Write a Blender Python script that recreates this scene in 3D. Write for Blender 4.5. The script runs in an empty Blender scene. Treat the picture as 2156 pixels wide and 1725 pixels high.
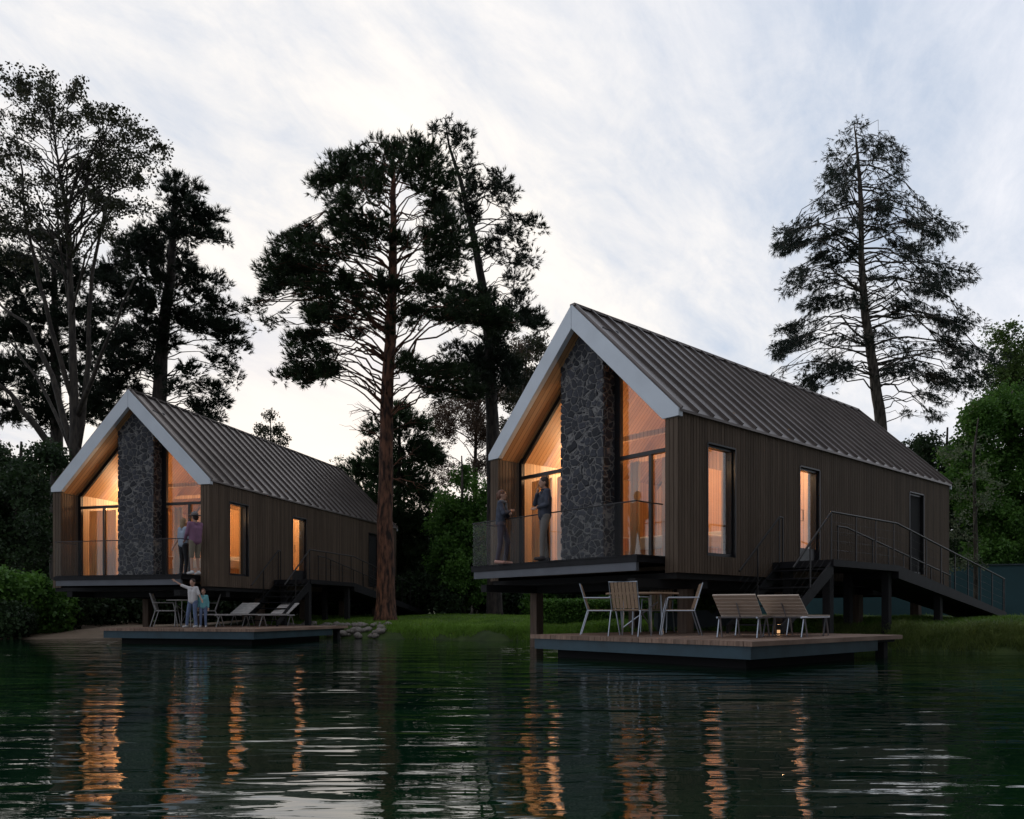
import bpy, bmesh, math, random
import numpy as np
from mathutils import Vector, Matrix, noise as mnoise
R = math.radians
random.seed(7); rng = np.random.default_rng(11)
S = bpy.context.scene; COL = S.collection

# ---------------------------------------------------------------- camera
CAMZ = 0.85; FPX = 1620.0; CX = 1078.0; HY = 1290.0
cd = bpy.data.cameras.new('camera'); cam = bpy.data.objects.new('camera', cd); COL.objects.link(cam)
cam.location = (0, 0, CAMZ); cam.rotation_euler = (R(90), 0, 0)
cd.sensor_width = 36; cd.lens = FPX/2156*36; cd.shift_y = (HY-862.5)/2156; cd.clip_end = 2000; cd.clip_start = .05
S.camera = cam
def P(x, y, Y): return Vector(((x-CX)/FPX*Y, Y, CAMZ-(y-HY)/FPX*Y))

# ---------------------------------------------------------------- world: dusk sky with thin cloud
S.view_settings.view_transform = 'Standard'; S.view_settings.look = 'None'
S.view_settings.exposure = 0.0; S.view_settings.gamma = 1
SUN_AZ = R(-14); SUN_EL = R(7)        # azimuth from +Y towards +X
sdir = Vector((math.sin(SUN_AZ)*math.cos(SUN_EL), math.cos(SUN_AZ)*math.cos(SUN_EL), math.sin(SUN_EL)))
w = bpy.data.worlds.new('World'); S.world = w; w.use_nodes = True
nt = w.node_tree; nt.nodes.clear(); L = nt.links
def N(t, **k):
    n = nt.nodes.new(t)
    for a, b in k.items(): setattr(n, a, b)
    return n
out = N('ShaderNodeOutputWorld'); bg = N('ShaderNodeBackground'); L.new(bg.outputs[0], out.inputs[0])
sky = N('ShaderNodeTexSky', sky_type='NISHITA', sun_disc=False); sky.sun_elevation = SUN_EL; sky.sun_rotation = SUN_AZ
sky.air_density = 1.2; sky.dust_density = 1.5
tc = N('ShaderNodeTexCoord')
sc = N('ShaderNodeVectorMath', operation='SCALE'); L.new(sky.outputs[0], sc.inputs[0]); sc.inputs['Scale'].default_value = 0.09
# cloud lookup: project the direction on a high plane
sep = N('ShaderNodeSeparateXYZ'); L.new(tc.outputs['Generated'], sep.inputs[0])
zz = N('ShaderNodeMath', operation='MAXIMUM'); L.new(sep.outputs[2], zz.inputs[0]); zz.inputs[1].default_value = 0.0
za = N('ShaderNodeMath', operation='ADD'); L.new(zz.outputs[0], za.inputs[0]); za.inputs[1].default_value = 0.22
dx = N('ShaderNodeMath', operation='DIVIDE'); L.new(sep.outputs[0], dx.inputs[0]); L.new(za.outputs[0], dx.inputs[1])
dy = N('ShaderNodeMath', operation='DIVIDE'); L.new(sep.outputs[1], dy.inputs[0]); L.new(za.outputs[0], dy.inputs[1])
cmb = N('ShaderNodeCombineXYZ'); L.new(dx.outputs[0], cmb.inputs[0]); L.new(dy.outputs[0], cmb.inputs[1])
mp0 = N('ShaderNodeMapping'); L.new(cmb.outputs[0], mp0.inputs[0]); mp0.inputs['Rotation'].default_value = (0, 0, R(34))
mp = N('ShaderNodeMapping'); L.new(mp0.outputs[0], mp.inputs[0]); mp.inputs['Scale'].default_value = (1.6, .80, 1); mp.inputs['Location'].default_value = (1.3, .4, 0)
n1 = N('ShaderNodeTexNoise'); L.new(mp.outputs[0], n1.inputs[0]); n1.inputs['Scale'].default_value = 1.1; n1.inputs['Detail'].default_value = 8; n1.inputs['Roughness'].default_value = .62; n1.inputs['Distortion'].default_value = .35
n2 = N('ShaderNodeTexNoise'); L.new(mp.outputs[0], n2.inputs[0]); n2.inputs['Scale'].default_value = 4.5; n2.inputs['Detail'].default_value = 9; n2.inputs['Roughness'].default_value = .7; n2.inputs['Distortion'].default_value = .6
mixn = N('ShaderNodeMix', data_type='FLOAT'); mixn.inputs[0].default_value = .24; L.new(n1.outputs[0], mixn.inputs[2]); L.new(n2.outputs[0], mixn.inputs[3])
ramp = N('ShaderNodeValToRGB'); L.new(mixn.outputs[0], ramp.inputs[0])
ramp.color_ramp.elements[0].position = .36; ramp.color_ramp.elements[0].color = (0, 0, 0, 1)
ramp.color_ramp.elements[1].position = .58; ramp.color_ramp.elements[1].color = (1, 1, 1, 1)
# glow towards the hidden sun
dot = N('ShaderNodeVectorMath', operation='DOT_PRODUCT'); L.new(tc.outputs['Generated'], dot.inputs[0]); dot.inputs[1].default_value = sdir
glow = N('ShaderNodeMapRange'); L.new(dot.outputs['Value'], glow.inputs[0]); glow.inputs[1].default_value = .55; glow.inputs[2].default_value = 1.0; glow.interpolation_type = 'SMOOTHSTEP'
lit = N('ShaderNodeMapRange'); L.new(dot.outputs['Value'], lit.inputs[0]); lit.inputs[1].default_value = -.8; lit.inputs[2].default_value = .5; lit.inputs[3].default_value = .42; lit.inputs[4].default_value = 1.0
ccl = N('ShaderNodeMix', data_type='RGBA'); L.new(glow.outputs[0], ccl.inputs[0]); ccl.inputs[6].default_value = (.92, .94, 1.02, 1); ccl.inputs[7].default_value = (1.16, 1.08, .98, 1)
gap = N('ShaderNodeMix', data_type='RGBA'); gap.inputs[0].default_value = .75; L.new(sc.outputs[0], gap.inputs[6]); gap.inputs[7].default_value = (.70, .80, .98, 1)
cm = N('ShaderNodeMix', data_type='RGBA'); L.new(ramp.outputs[0], cm.inputs[0]); L.new(gap.outputs[2], cm.inputs[6]); L.new(ccl.outputs[2], cm.inputs[7])
fin = N('ShaderNodeVectorMath', operation='SCALE'); L.new(cm.outputs[2], fin.inputs[0]); L.new(lit.outputs[0], fin.inputs['Scale'])
L.new(fin.outputs[0], bg.inputs[0]); bg.inputs[1].default_value = 1.0

sl = bpy.data.lights.new('sun', 'SUN'); sl.energy = .5; sl.angle = R(10); sl.color = (1, .82, .66)
so = bpy.data.objects.new('sun', sl); COL.objects.link(so); so.rotation_euler = (-sdir).to_track_quat('-Z', 'Y').to_euler()

# ---------------------------------------------------------------- materials
MT = {}
def mat(name, col, rough=.6, metal=0, spec=.5, var=0, vscale=4, vstretch=(1,1,1), col2=None, bump=0, bscale=20, bstretch=None, emit=None, estr=0, sss=None, trans=None, detail=6, hardness=None):
    m = bpy.data.materials.new(name); m.use_nodes = True; t = m.node_tree; b = t.nodes['Principled BSDF']
    b.inputs['Base Color'].default_value = (*col, 1); b.inputs['Roughness'].default_value = rough
    b.inputs['Metallic'].default_value = metal; b.inputs['Specular IOR Level'].default_value = spec
    tcn = t.nodes.new('ShaderNodeTexCoord')
    if var or col2:
        mpn = t.nodes.new('ShaderNodeMapping'); mpn.inputs['Scale'].default_value = vstretch; t.links.new(tcn.outputs['Object'], mpn.inputs[0])
        nn = t.nodes.new('ShaderNodeTexNoise'); nn.inputs['Scale'].default_value = vscale; nn.inputs['Detail'].default_value = detail; t.links.new(mpn.outputs[0], nn.inputs[0])
        rp = t.nodes.new('ShaderNodeValToRGB'); t.links.new(nn.outputs[0], rp.inputs[0])
        c2 = col2 if col2 else tuple(c*(1+var) for c in col); c1 = col if col2 else tuple(c*(1-var) for c in col)
        h = hardness or .2
        rp.color_ramp.elements[0].position = .5-h; rp.color_ramp.elements[1].position = .5+h
        rp.color_ramp.elements[0].color = (*c1, 1); rp.color_ramp.elements[1].color = (*c2, 1)
        t.links.new(rp.outputs[0], b.inputs['Base Color'])
    if bump:
        mpb = t.nodes.new('ShaderNodeMapping'); mpb.inputs['Scale'].default_value = bstretch or (1,1,1); t.links.new(tcn.outputs['Object'], mpb.inputs[0])
        nb = t.nodes.new('ShaderNodeTexNoise'); nb.inputs['Scale'].default_value = bscale; nb.inputs['Detail'].default_value = 5; t.links.new(mpb.outputs[0], nb.inputs[0])
        bm_ = t.nodes.new('ShaderNodeBump'); bm_.inputs['Strength'].default_value = bump; bm_.inputs['Distance'].default_value = .02; t.links.new(nb.outputs[0], bm_.inputs['Height']); t.links.new(bm_.outputs[0], b.inputs['Normal'])
    if emit: b.inputs['Emission Color'].default_value = (*emit, 1); b.inputs['Emission Strength'].default_value = estr
    MT[name] = m; return m
def leafmat(name, c1, c2, sc=1.2, tr=.35):
    m = bpy.data.materials.new(name); m.use_nodes = True; t = m.node_tree; t.nodes.clear()
    o = t.nodes.new('ShaderNodeOutputMaterial'); d = t.nodes.new('ShaderNodeBsdfPrincipled'); tl = t.nodes.new('ShaderNodeBsdfTranslucent'); mx = t.nodes.new('ShaderNodeMixShader'); mx.inputs[0].default_value = tr
    d.inputs['Roughness'].default_value = .55; d.inputs['Specular IOR Level'].default_value = .3
    g = t.nodes.new('ShaderNodeNewGeometry'); nn = t.nodes.new('ShaderNodeTexNoise'); nn.inputs['Scale'].default_value = sc; nn.inputs['Detail'].default_value = 3; t.links.new(g.outputs['Position'], nn.inputs[0])
    ad = t.nodes.new('ShaderNodeMath'); ad.operation = 'MULTIPLY_ADD'; t.links.new(g.outputs['Random Per Island'], ad.inputs[0]); ad.inputs[1].default_value = .35; t.links.new(nn.outputs[0], ad.inputs[2])
    rp = t.nodes.new('ShaderNodeValToRGB'); rp.color_ramp.elements[0].position = .4; rp.color_ramp.elements[1].position = .9; rp.color_ramp.elements[0].color = (*c1, 1); rp.color_ramp.elements[1].color = (*c2, 1)
    t.links.new(ad.outputs[0], rp.inputs[0]); t.links.new(rp.outputs[0], d.inputs['Base Color']); t.links.new(rp.outputs[0], tl.inputs[0])
    t.links.new(d.outputs[0], mx.inputs[1]); t.links.new(tl.outputs[0], mx.inputs[2]); t.links.new(mx.outputs[0], o.inputs[0]); MT[name] = m; return m

mat('cladding', (.105,.074,.052), .75, spec=.2, col2=(.16,.118,.086), vscale=3, vstretch=(9,9,.35), bump=.3, bscale=8, bstretch=(12,12,.6))
def per_board(m, lo=.78, hi=1.15):
    t = m.node_tree; b = t.nodes['Principled BSDF']; src = b.inputs['Base Color'].links[0].from_socket
    g = t.nodes.new('ShaderNodeNewGeometry'); mr = t.nodes.new('ShaderNodeMapRange'); t.links.new(g.outputs['Random Per Island'], mr.inputs[0]); mr.inputs[3].default_value = lo; mr.inputs[4].default_value = hi
    v = t.nodes.new('ShaderNodeVectorMath'); v.operation = 'SCALE'; t.links.new(src, v.inputs[0]); t.links.new(mr.outputs[0], v.inputs['Scale']); t.links.new(v.outputs[0], b.inputs['Base Color'])
per_board(MT['cladding'])
mat('cladding_back', (.02,.016,.013), .8)
mat('roof_metal', (.15,.128,.118), .34, .6, var=.18, vscale=1.3, bump=.05, bscale=3)
mat('fascia', (.60,.65,.70), .4, .1, var=.07, vscale=1.5)
mat('black_steel', (.010,.010,.012), .6, 0, .25, var=.4, vscale=6)
mat('frame_black', (.010,.010,.012), .35)
mat('beam_grey', (.10,.108,.125), .45, .3, var=.12, vscale=3)
mat('teal_steel', (.022,.055,.075), .45, .2, var=.25, vscale=3)
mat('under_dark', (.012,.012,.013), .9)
mat('rail_steel', (.022,.020,.020), .42, .3)
mat('alu', (.42,.46,.52), .28, .85)
mat('alu_dull', (.32,.32,.32), .4, .6)
mat('slat_wood', (.32,.21,.135), .55, col2=(.48,.34,.23), vscale=4, vstretch=(1,14,14), bump=.2, bscale=20)
mat('lounger_wood', (.45,.36,.29), .6, col2=(.60,.50,.41), vscale=4, vstretch=(14,1,14), bump=.2, bscale=20)
mat('lounger_grey', (.52,.50,.48), .8, var=.12, vscale=9, bump=.2, bscale=60)
mat('dark_wood', (.10,.06,.04), .5, var=.3, vscale=6)
mat('deck_wood', (.16,.095,.065), .6, col2=(.30,.20,.145), vscale=2.2, vstretch=(9,.7,1), bump=.3, bscale=8, bstretch=(20,1,1))
per_board(MT['deck_wood'], .75, 1.2)
mat('column_wood', (.09,.06,.043), .8, col2=(.16,.115,.085), vscale=3, vstretch=(6,6,.4), bump=.3, bscale=10, bstretch=(8,8,.6))
mat('inner_floor', (.30,.20,.12), .5, var=.2)
mat('curtain', (.50,.36,.20), .85, var=.08, vscale=2)
def cloth_translucent(name, col):
    m = bpy.data.materials.new(name); m.use_nodes = True; t = m.node_tree; b = t.nodes['Principled BSDF']; b.inputs['Base Color'].default_value = (*col,1); b.inputs['Roughness'].default_value = .9
    tl = t.nodes.new('ShaderNodeBsdfTranslucent'); tl.inputs[0].default_value = (*col,1); mx = t.nodes.new('ShaderNodeMixShader'); mx.inputs[0].default_value = .65
    t.links.new(b.outputs[0], mx.inputs[1]); t.links.new(tl.outputs[0], mx.inputs[2]); t.links.new(mx.outputs[0], t.nodes['Material Output'].inputs[0]); MT[name] = m
mat('candle_glow', (1,.8,.5), .5, emit=(1,.55,.25), estr=.8)
cloth_translucent('curtain', (.72,.56,.36))
mat('linen', (.8,.76,.68), .8, var=.05)
mat('lamp_glow', (1,.8,.5), .5, emit=(1,.62,.30), estr=1.6)
mat('mortarless', (.05,.05,.05))
mat('skin', (.48,.28,.20), .5); mat('skin_dark', (.30,.17,.11), .5)
mat('brown_hair', (.035,.02,.013), .6); mat('auburn_hair', (.14,.06,.035), .6); mat('blonde_hair', (.30,.2,.11), .6)
mat('navy_jacket', (.035,.042,.065), .7, var=.3, vscale=10, bump=.6, bscale=9, bstretch=(1,1,7)); mat('grey_trousers', (.15,.14,.13), .85, var=.15, bump=.3)
mat('denim_jacket', (.06,.07,.10), .85, var=.25, vscale=14); mat('leggings', (.07,.06,.08), .8, var=.3, vscale=22, vstretch=(1,1,.2)); mat('pink_shoe', (.55,.30,.24), .6); mat('scarf', (.16,.17,.18), .9, var=.4, vscale=25)
mat('pale_blue_cloth', (.32,.38,.47), .85, var=.1); mat('black_cloth', (.012,.012,.016), .8); mat('mauve_cloth', (.24,.12,.20), .85, var=.15)
mat('khaki_cloth', (.22,.19,.14), .85, var=.1); mat('straw', (.20,.19,.19), .8); mat('white_cloth', (.60,.58,.58), .85, var=.1); mat('teal_cloth', (.16,.42,.46), .85, var=.15)
mat('jeans', (.13,.18,.30), .85, var=.25, vscale=12); mat('white_shoe', (.6,.6,.6), .6); mat('dark_shoe', (.03,.03,.035), .6); mat('eye', (.01,.01,.01), .2); mat('lips', (.30,.10,.09), .5)
mat('sand', (.20,.145,.095), .9, col2=(.30,.225,.16), vscale=1.3, bump=.3, bscale=25)
mat('stone', (.13,.115,.10), .85, col2=(.30,.27,.24), vscale=4, bump=.5, bscale=14)
mat('garden_wall', (.035,.095,.115), .7, var=.15, vscale=.7, bump=.15, bscale=6)
mat('planter', (.05,.07,.085), .6, var=.15)
mat('soil', (.03,.022,.016), .95)
def bark(name, c1, c2, sc=7):
    m = mat(name, c1, .9, col2=c2, vscale=sc, vstretch=(1.4,1.4,.35), bump=1.0, bscale=sc*1.4, bstretch=(1.5,1.5,.3), hardness=.12); return m
bark('bark_red', (.020,.011,.008), (.19,.085,.05)); bark('bark_grey', (.03,.026,.022), (.13,.11,.09)); bark('bark_dark', (.012,.010,.009), (.05,.04,.033)); bark('bark_pale', (.02,.017,.014), (.06,.05,.04))
# wooden panelling with vertical grooves (interior), lying soffit boards
def boards(name, c1, c2, axis, pitch, rough=.5, gloss=.4):
    m = bpy.data.materials.new(name); m.use_nodes = True; t = m.node_tree; b = t.nodes['Principled BSDF']
    b.inputs['Roughness'].default_value = rough; b.inputs['Specular IOR Level'].default_value = gloss
    tcn = t.nodes.new('ShaderNodeTexCoord'); sp = t.nodes.new('ShaderNodeSeparateXYZ'); t.links.new(tcn.outputs['Object'], sp.inputs[0])
    if axis == 'xy':
        a = t.nodes.new('ShaderNodeMath'); a.operation = 'ADD'; t.links.new(sp.outputs[0], a.inputs[0]); t.links.new(sp.outputs[1], a.inputs[1]); src = a.outputs[0]
    else: src = sp.outputs['xyz'.index(axis)]
    dv = t.nodes.new('ShaderNodeMath'); dv.operation = 'DIVIDE'; t.links.new(src, dv.inputs[0]); dv.inputs[1].default_value = pitch
    fr = t.nodes.new('ShaderNodeMath'); fr.operation = 'FRACT'; t.links.new(dv.outputs[0], fr.inputs[0])
    fl = t.nodes.new('ShaderNodeMath'); fl.operation = 'FLOOR'; t.links.new(dv.outputs[0], fl.inputs[0])
    wn = t.nodes.new('ShaderNodeTexWhiteNoise'); wn.noise_dimensions = '1D'; t.links.new(fl.outputs[0], wn.inputs['W'])
    mc = t.nodes.new('ShaderNodeMix'); mc.data_type = 'RGBA'; t.links.new(wn.outputs[0], mc.inputs[0]); mc.inputs[6].default_value = (*c1,1); mc.inputs[7].default_value = (*c2,1)
    gr = t.nodes.new('ShaderNodeMath'); gr.operation = 'GREATER_THAN'; t.links.new(fr.outputs[0], gr.inputs[0]); gr.inputs[1].default_value = .90
    mg = t.nodes.new('ShaderNodeMix'); mg.data_type = 'RGBA'; t.links.new(gr.outputs[0], mg.inputs[0]); t.links.new(mc.outputs[2], mg.inputs[6]); mg.inputs[7].default_value = (c1[0]*.35,c1[1]*.3,c1[2]*.3,1)
    t.links.new(mg.outputs[2], b.inputs['Base Color']); MT[name] = m
boards('panel_wood', (.52,.32,.16), (.66,.43,.24), 'xy', .11)
boards('soffit_wood', (.40,.22,.10), (.54,.31,.15), 'y', .12)
# stone cladding of the chimney
def stone_clad():
    m = bpy.data.materials.new('chimney_stone'); m.use_nodes = True; t = m.node_tree; b = t.nodes['Principled BSDF']; lk = t.links.new
    tcn = t.nodes.new('ShaderNodeTexCoord'); nz = t.nodes.new('ShaderNodeTexNoise'); nz.inputs['Scale'].default_value = 3; lk(tcn.outputs['Object'], nz.inputs[0])
    mx = t.nodes.new('ShaderNodeMix'); mx.data_type = 'RGBA'; mx.blend_type = 'LINEAR_LIGHT'; mx.inputs[0].default_value = .09; lk(tcn.outputs['Object'], mx.inputs[6]); lk(nz.outputs[1], mx.inputs[7])
    mpn = t.nodes.new('ShaderNodeMapping'); mpn.inputs['Scale'].default_value = (1,1,1.15); lk(mx.outputs[2], mpn.inputs[0])
    v = t.nodes.new('ShaderNodeTexVoronoi'); v.feature = 'DISTANCE_TO_EDGE'; v.inputs['Scale'].default_value = 5.4; lk(mpn.outputs[0], v.inputs[0])
    v2 = t.nodes.new('ShaderNodeTexVoronoi'); v2.inputs['Scale'].default_value = 5.4; lk(mpn.outputs[0], v2.inputs[0])
    rp = t.nodes.new('ShaderNodeValToRGB'); rp.color_ramp.elements[0].position = .042; rp.color_ramp.elements[1].position = .075; lk(v.outputs[0], rp.inputs[0])
    n2 = t.nodes.new('ShaderNodeTexNoise'); n2.inputs['Scale'].default_value = 14; n2.inputs['Detail'].default_value = 8; lk(tcn.outputs['Object'], n2.inputs[0])
    sp = t.nodes.new('ShaderNodeSeparateColor'); lk(v2.outputs['Color'], sp.inputs[0])
    ad = t.nodes.new('ShaderNodeMath'); ad.operation = 'MULTIPLY'; lk(sp.outputs[0], ad.inputs[0]); lk(n2.outputs[0], ad.inputs[1])
    cs = t.nodes.new('ShaderNodeValToRGB'); cs.color_ramp.elements[0].color = (.012,.014,.019,1); cs.color_ramp.elements[1].color = (.06,.064,.08,1); cs.color_ramp.elements[1].position = .6; lk(ad.outputs[0], cs.inputs[0])
    mc = t.nodes.new('ShaderNodeMix'); mc.data_type = 'RGBA'; lk(rp.outputs[0], mc.inputs[0]); mc.inputs[6].default_value = (.21,.205,.20,1); lk(cs.outputs[0], mc.inputs[7]); lk(mc.outputs[2], b.inputs['Base Color'])
    b.inputs['Roughness'].default_value = .75
    hh = t.nodes.new('ShaderNodeMath'); hh.operation = 'MULTIPLY_ADD'; lk(n2.outputs[0], hh.inputs[0]); hh.inputs[1].default_value = .6
    h2 = t.nodes.new('ShaderNodeMath'); h2.operation = 'MULTIPLY'; lk(rp.outputs[0], h2.inputs[0]); h2.inputs[1].default_value = .8; lk(h2.outputs[0], hh.inputs[2])
    bp = t.nodes.new('ShaderNodeBump'); bp.inputs['Strength'].default_value = .9; bp.inputs['Distance'].default_value = .04; lk(hh.outputs[0], bp.inputs['Height']); lk(bp.outputs[0], b.inputs['Normal'])
    dp = t.nodes.new('ShaderNodeDisplacement'); dp.inputs['Scale'].default_value = .032; dp.inputs['Midlevel'].default_value = .5; lk(hh.outputs[0], dp.inputs['Height']); lk(dp.outputs[0], t.nodes['Material Output'].inputs['Displacement']); m.displacement_method = 'BOTH'; bp.inputs['Strength'].default_value = .4
    MT['chimney_stone'] = m
stone_clad()
def glass(name, tint, ior=1.5):
    m = bpy.data.materials.new(name); m.use_nodes = True; t = m.node_tree; t.nodes.clear(); lk = t.links.new
    o = t.nodes.new('ShaderNodeOutputMaterial'); a = t.nodes.new('ShaderNodeBsdfTransparent'); a.inputs[0].default_value = (*tint, 1); g = t.nodes.new('ShaderNodeBsdfGlossy'); g.inputs['Roughness'].default_value = .0; g.inputs[0].default_value = (1,1,1,1)
    lw = t.nodes.new('ShaderNodeLayerWeight'); lw.inputs[0].default_value = .5
    pw = t.nodes.new('ShaderNodeMath'); pw.operation = 'POWER'; lk(lw.outputs['Facing'], pw.inputs[0]); pw.inputs[1].default_value = 5
    f0 = ior; fm = t.nodes.new('ShaderNodeMath'); fm.operation = 'MULTIPLY_ADD'; lk(pw.outputs[0], fm.inputs[0]); fm.inputs[1].default_value = 1-f0; fm.inputs[2].default_value = f0
    mx = t.nodes.new('ShaderNodeMixShader'); lk(fm.outputs[0], mx.inputs[0]); lk(a.outputs[0], mx.inputs[1]); lk(g.outputs[0], mx.inputs[2]); lk(mx.outputs[0], o.inputs[0]); MT[name] = m
glass('pane_glass', (.95,.96,.95), .065); glass('rail_glass', (.985,.992,.99), .003)

# ---------------------------------------------------------------- helpers
def link(o, parent=None):
    COL.objects.link(o)
    if parent: o.parent = parent
    return o
def tag(o, label=None, cat=None, group=None, kind=None):
    if label: o['label'] = label
    if cat: o['category'] = cat
    if group: o['group'] = group
    if kind: o['kind'] = kind
    return o
def empty(name, loc, rz=0, label=None, cat=None, group=None):
    o = bpy.data.objects.new(name, None); COL.objects.link(o); o.location = loc; o.rotation_euler = (0,0,rz); o.empty_display_size = .2
    return tag(o, label, cat, group)
class MB:
    def __init__(s): s.v = []; s.f = []
    def quadmesh(s, vs, fs):
        n = len(s.v); s.v += [tuple(v) for v in vs]; s.f += [tuple(n+i for i in f) for f in fs]; return s
    def box(s, x0, x1, y0, y1, z0, z1):
        x0, x1 = min(x0,x1), max(x0,x1); y0, y1 = min(y0,y1), max(y0,y1); z0, z1 = min(z0,z1), max(z0,z1)
        return s.quadmesh([(x0,y0,z0),(x1,y0,z0),(x1,y1,z0),(x0,y1,z0),(x0,y0,z1),(x1,y0,z1),(x1,y1,z1),(x0,y1,z1)],
            [(0,3,2,1),(4,5,6,7),(0,1,5,4),(1,2,6,5),(2,3,7,6),(3,0,4,7)])
    def prism(s, poly, a, b, axis='y'):      # polygon in the plane across axis, counter-clockwise, extruded a..b
        n = len(poly)
        if axis == 'y': f = lambda p, q: (p[0], q, p[1])
        elif axis == 'x': f = lambda p, q: (q, p[0], p[1])
        else: f = lambda p, q: (p[0], p[1], q)
        vs = [f(p, a) for p in poly]+[f(p, b) for p in poly]
        return s.quadmesh(vs, [tuple(range(n)), tuple(range(2*n-1, n-1, -1))]+[(i, i+n, (i+1) % n+n, (i+1) % n) for i in range(n)])
    def beam(s, p, q, w, h=None, up=(0,0,1)):  # rectangular bar
        p, q = Vector(p), Vector(q); h = h or w; d = (q-p).normalized(); u = Vector(up)
        if abs(d.dot(u)) > .99: u = Vector((0,1,0))
        a = d.cross(u).normalized()*w/2; b = a.cross(d).normalized()*h/2
        vs = [p-a-b, p+a-b, p+a+b, p-a+b, q-a-b, q+a-b, q+a+b, q-a+b]
        return s.quadmesh(vs, [(0,3,2,1),(4,5,6,7),(0,1,5,4),(1,2,6,5),(2,3,7,6),(3,0,4,7)])
    def tube(s, pts, rs, n=6):
        pts = [Vector(p) for p in pts]
        if not hasattr(rs, '__len__'): rs = [rs]*len(pts)
        base = len(s.v); m = len(pts); prev = None
        for i, p in enumerate(pts):
            d = (pts[min(i+1, m-1)]-pts[max(i-1, 0)]); d = d.normalized() if d.length > 1e-6 else Vector((0,0,1))
            if prev is None:
                a = d.cross(Vector((0,0,1)));
                if a.length < .1: a = d.cross(Vector((1,0,0)))
            else: a = prev-d*prev.dot(d)
            a.normalize(); prev = a; b = d.cross(a)
            for k in range(n):
                t = 2*math.pi*k/n; s.v.append(tuple(p+(a*math.cos(t)+b*math.sin(t))*rs[i]))
        for i in range(m-1):
            for k in range(n):
                k2 = (k+1) % n; s.f.append((base+i*n+k, base+i*n+k2, base+(i+1)*n+k2, base+(i+1)*n+k))
        s.f.append(tuple(base+k for k in range(n-1, -1, -1))); s.f.append(tuple(base+(m-1)*n+k for k in range(n))); return s
    def cone(s, p, q, r1, r2, n=12):          # closed round cone for bodies
        p, q = Vector(p), Vector(q); d = q-p; Ld = d.length
        d = d.normalized() if Ld > 1e-6 else Vector((0,0,1))
        pts = []; rs = []
        for a in (-85,-60,-35,-12): pts.append(p+d*r1*math.sin(R(a))); rs.append(r1*math.cos(R(a)))
        for a in (12,35,60,85): pts.append(q+d*r2*math.sin(R(a))); rs.append(r2*math.cos(R(a)))
        return s.tube(pts, rs, n)
    def ell(s, c, r, n=14, m=9):
        pts = [Vector((0,0,math.sin(R(-88+176*i/(m-1))))) for i in range(m)]; t = MB(); t.tube(pts, [math.cos(R(-88+176*i/(m-1))) for i in range(m)], n)
        b = len(s.v); s.v += [(c[0]+v[0]*r[0], c[1]+v[1]*r[1], c[2]+v[2]*r[2]) for v in t.v]; s.f += [tuple(b+i for i in f) for f in t.f]; return s
    def build(s, name, m, parent=None, smooth=False):
        me = bpy.data.meshes.new(name); me.from_pydata(s.v, [], s.f); me.update()
        bm = bmesh.new(); bm.from_mesh(me); bmesh.ops.recalc_face_normals(bm, faces=bm.faces); bm.to_mesh(me); bm.free()
        if smooth: me.polygons.foreach_set('use_smooth', [True]*len(me.polygons))
        me.materials.append(MT[m] if isinstance(m, str) else m)
        return link(bpy.data.objects.new(name, me), parent)
def npmesh(name, verts, faces, m, parent=None, smooth=False):
    me = bpy.data.meshes.new(name); nv, nf = len(verts), len(faces); k = faces.shape[1]
    me.vertices.add(nv); me.vertices.foreach_set('co', np.ascontiguousarray(verts, dtype=np.float32).ravel())
    me.loops.add(nf*k); me.loops.foreach_set('vertex_index', np.ascontiguousarray(faces, dtype=np.int32).ravel())
    me.polygons.add(nf); me.polygons.foreach_set('loop_start', np.arange(nf, dtype=np.int32)*k)
    me.update(calc_edges=True); me.validate()
    if smooth: me.polygons.foreach_set('use_smooth', [True]*len(me.polygons))
    me.materials.append(MT[m]); return link(bpy.data.objects.new(name, me), parent)
def bevel(o, wd=.006, seg=1):
    b = o.modifiers.new('bevel', 'BEVEL'); b.width = wd; b.segments = seg; b.limit_method = 'ANGLE'; return o
def kids(o): return [c for c in list(bpy.data.objects) if c.parent == o]
def copy_tree(o, parent=None, skip=()):
    c = o.copy(); COL.objects.link(c); c.parent = parent
    for ch in kids(o):
        copy_tree(ch, c)
    return c
# ================================================================ SETTING: ground, sand, water
SHORE = [(-60,26),(-30,24.6),(-20,24.2),(-12,25.4),(-9.0,26.2),(-6.5,25.6),(-3,24.6),(0.2,23.2),(2.5,21.5),(5,19.2),(7.2,17.9),(9,17.0),(10.8,16.1),(12.5,13.0),(15,6),(18,-4),(24,-24),(30,-45),(60,-60)]
sx = np.array([p[0] for p in SHORE]); sy = np.array([p[1] for p in SHORE])
def shoreY(x): return np.interp(x, sx, sy)
def hgt(x, y):
    x = np.asarray(x, float); y = np.asarray(y, float)
    wob = .18*np.sin(x*1.7)+.12*np.sin(x*3.9+1)+.06*np.sin(x*9.1)
    d = y-shoreY(x)-wob
    sand = 1/(1+np.exp((x+11.0)*1.2))
    g = np.where(d > 0, .10+.20*np.clip(d/.5, 0, 1)+.42*(1-np.exp(-np.clip(d,0,None)/3.2)), np.clip(d*.8,-1.2,0))
    g = np.where((d > 0), np.minimum(g, d*1.2+0.0), g)
    sd = np.where(d > 0, .62*(1-np.exp(-d/6.5)), np.clip(d*.35,-1.2,0))
    z = g*(1-sand)+sd*sand
    z = z+np.where(d > .5, .03*np.sin(x*.9+y*.5)+.025*np.sin(x*2.1-y*1.3), 0)
    z = z+np.clip((y-60)/200, 0, 1)*2
    return z
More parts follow.
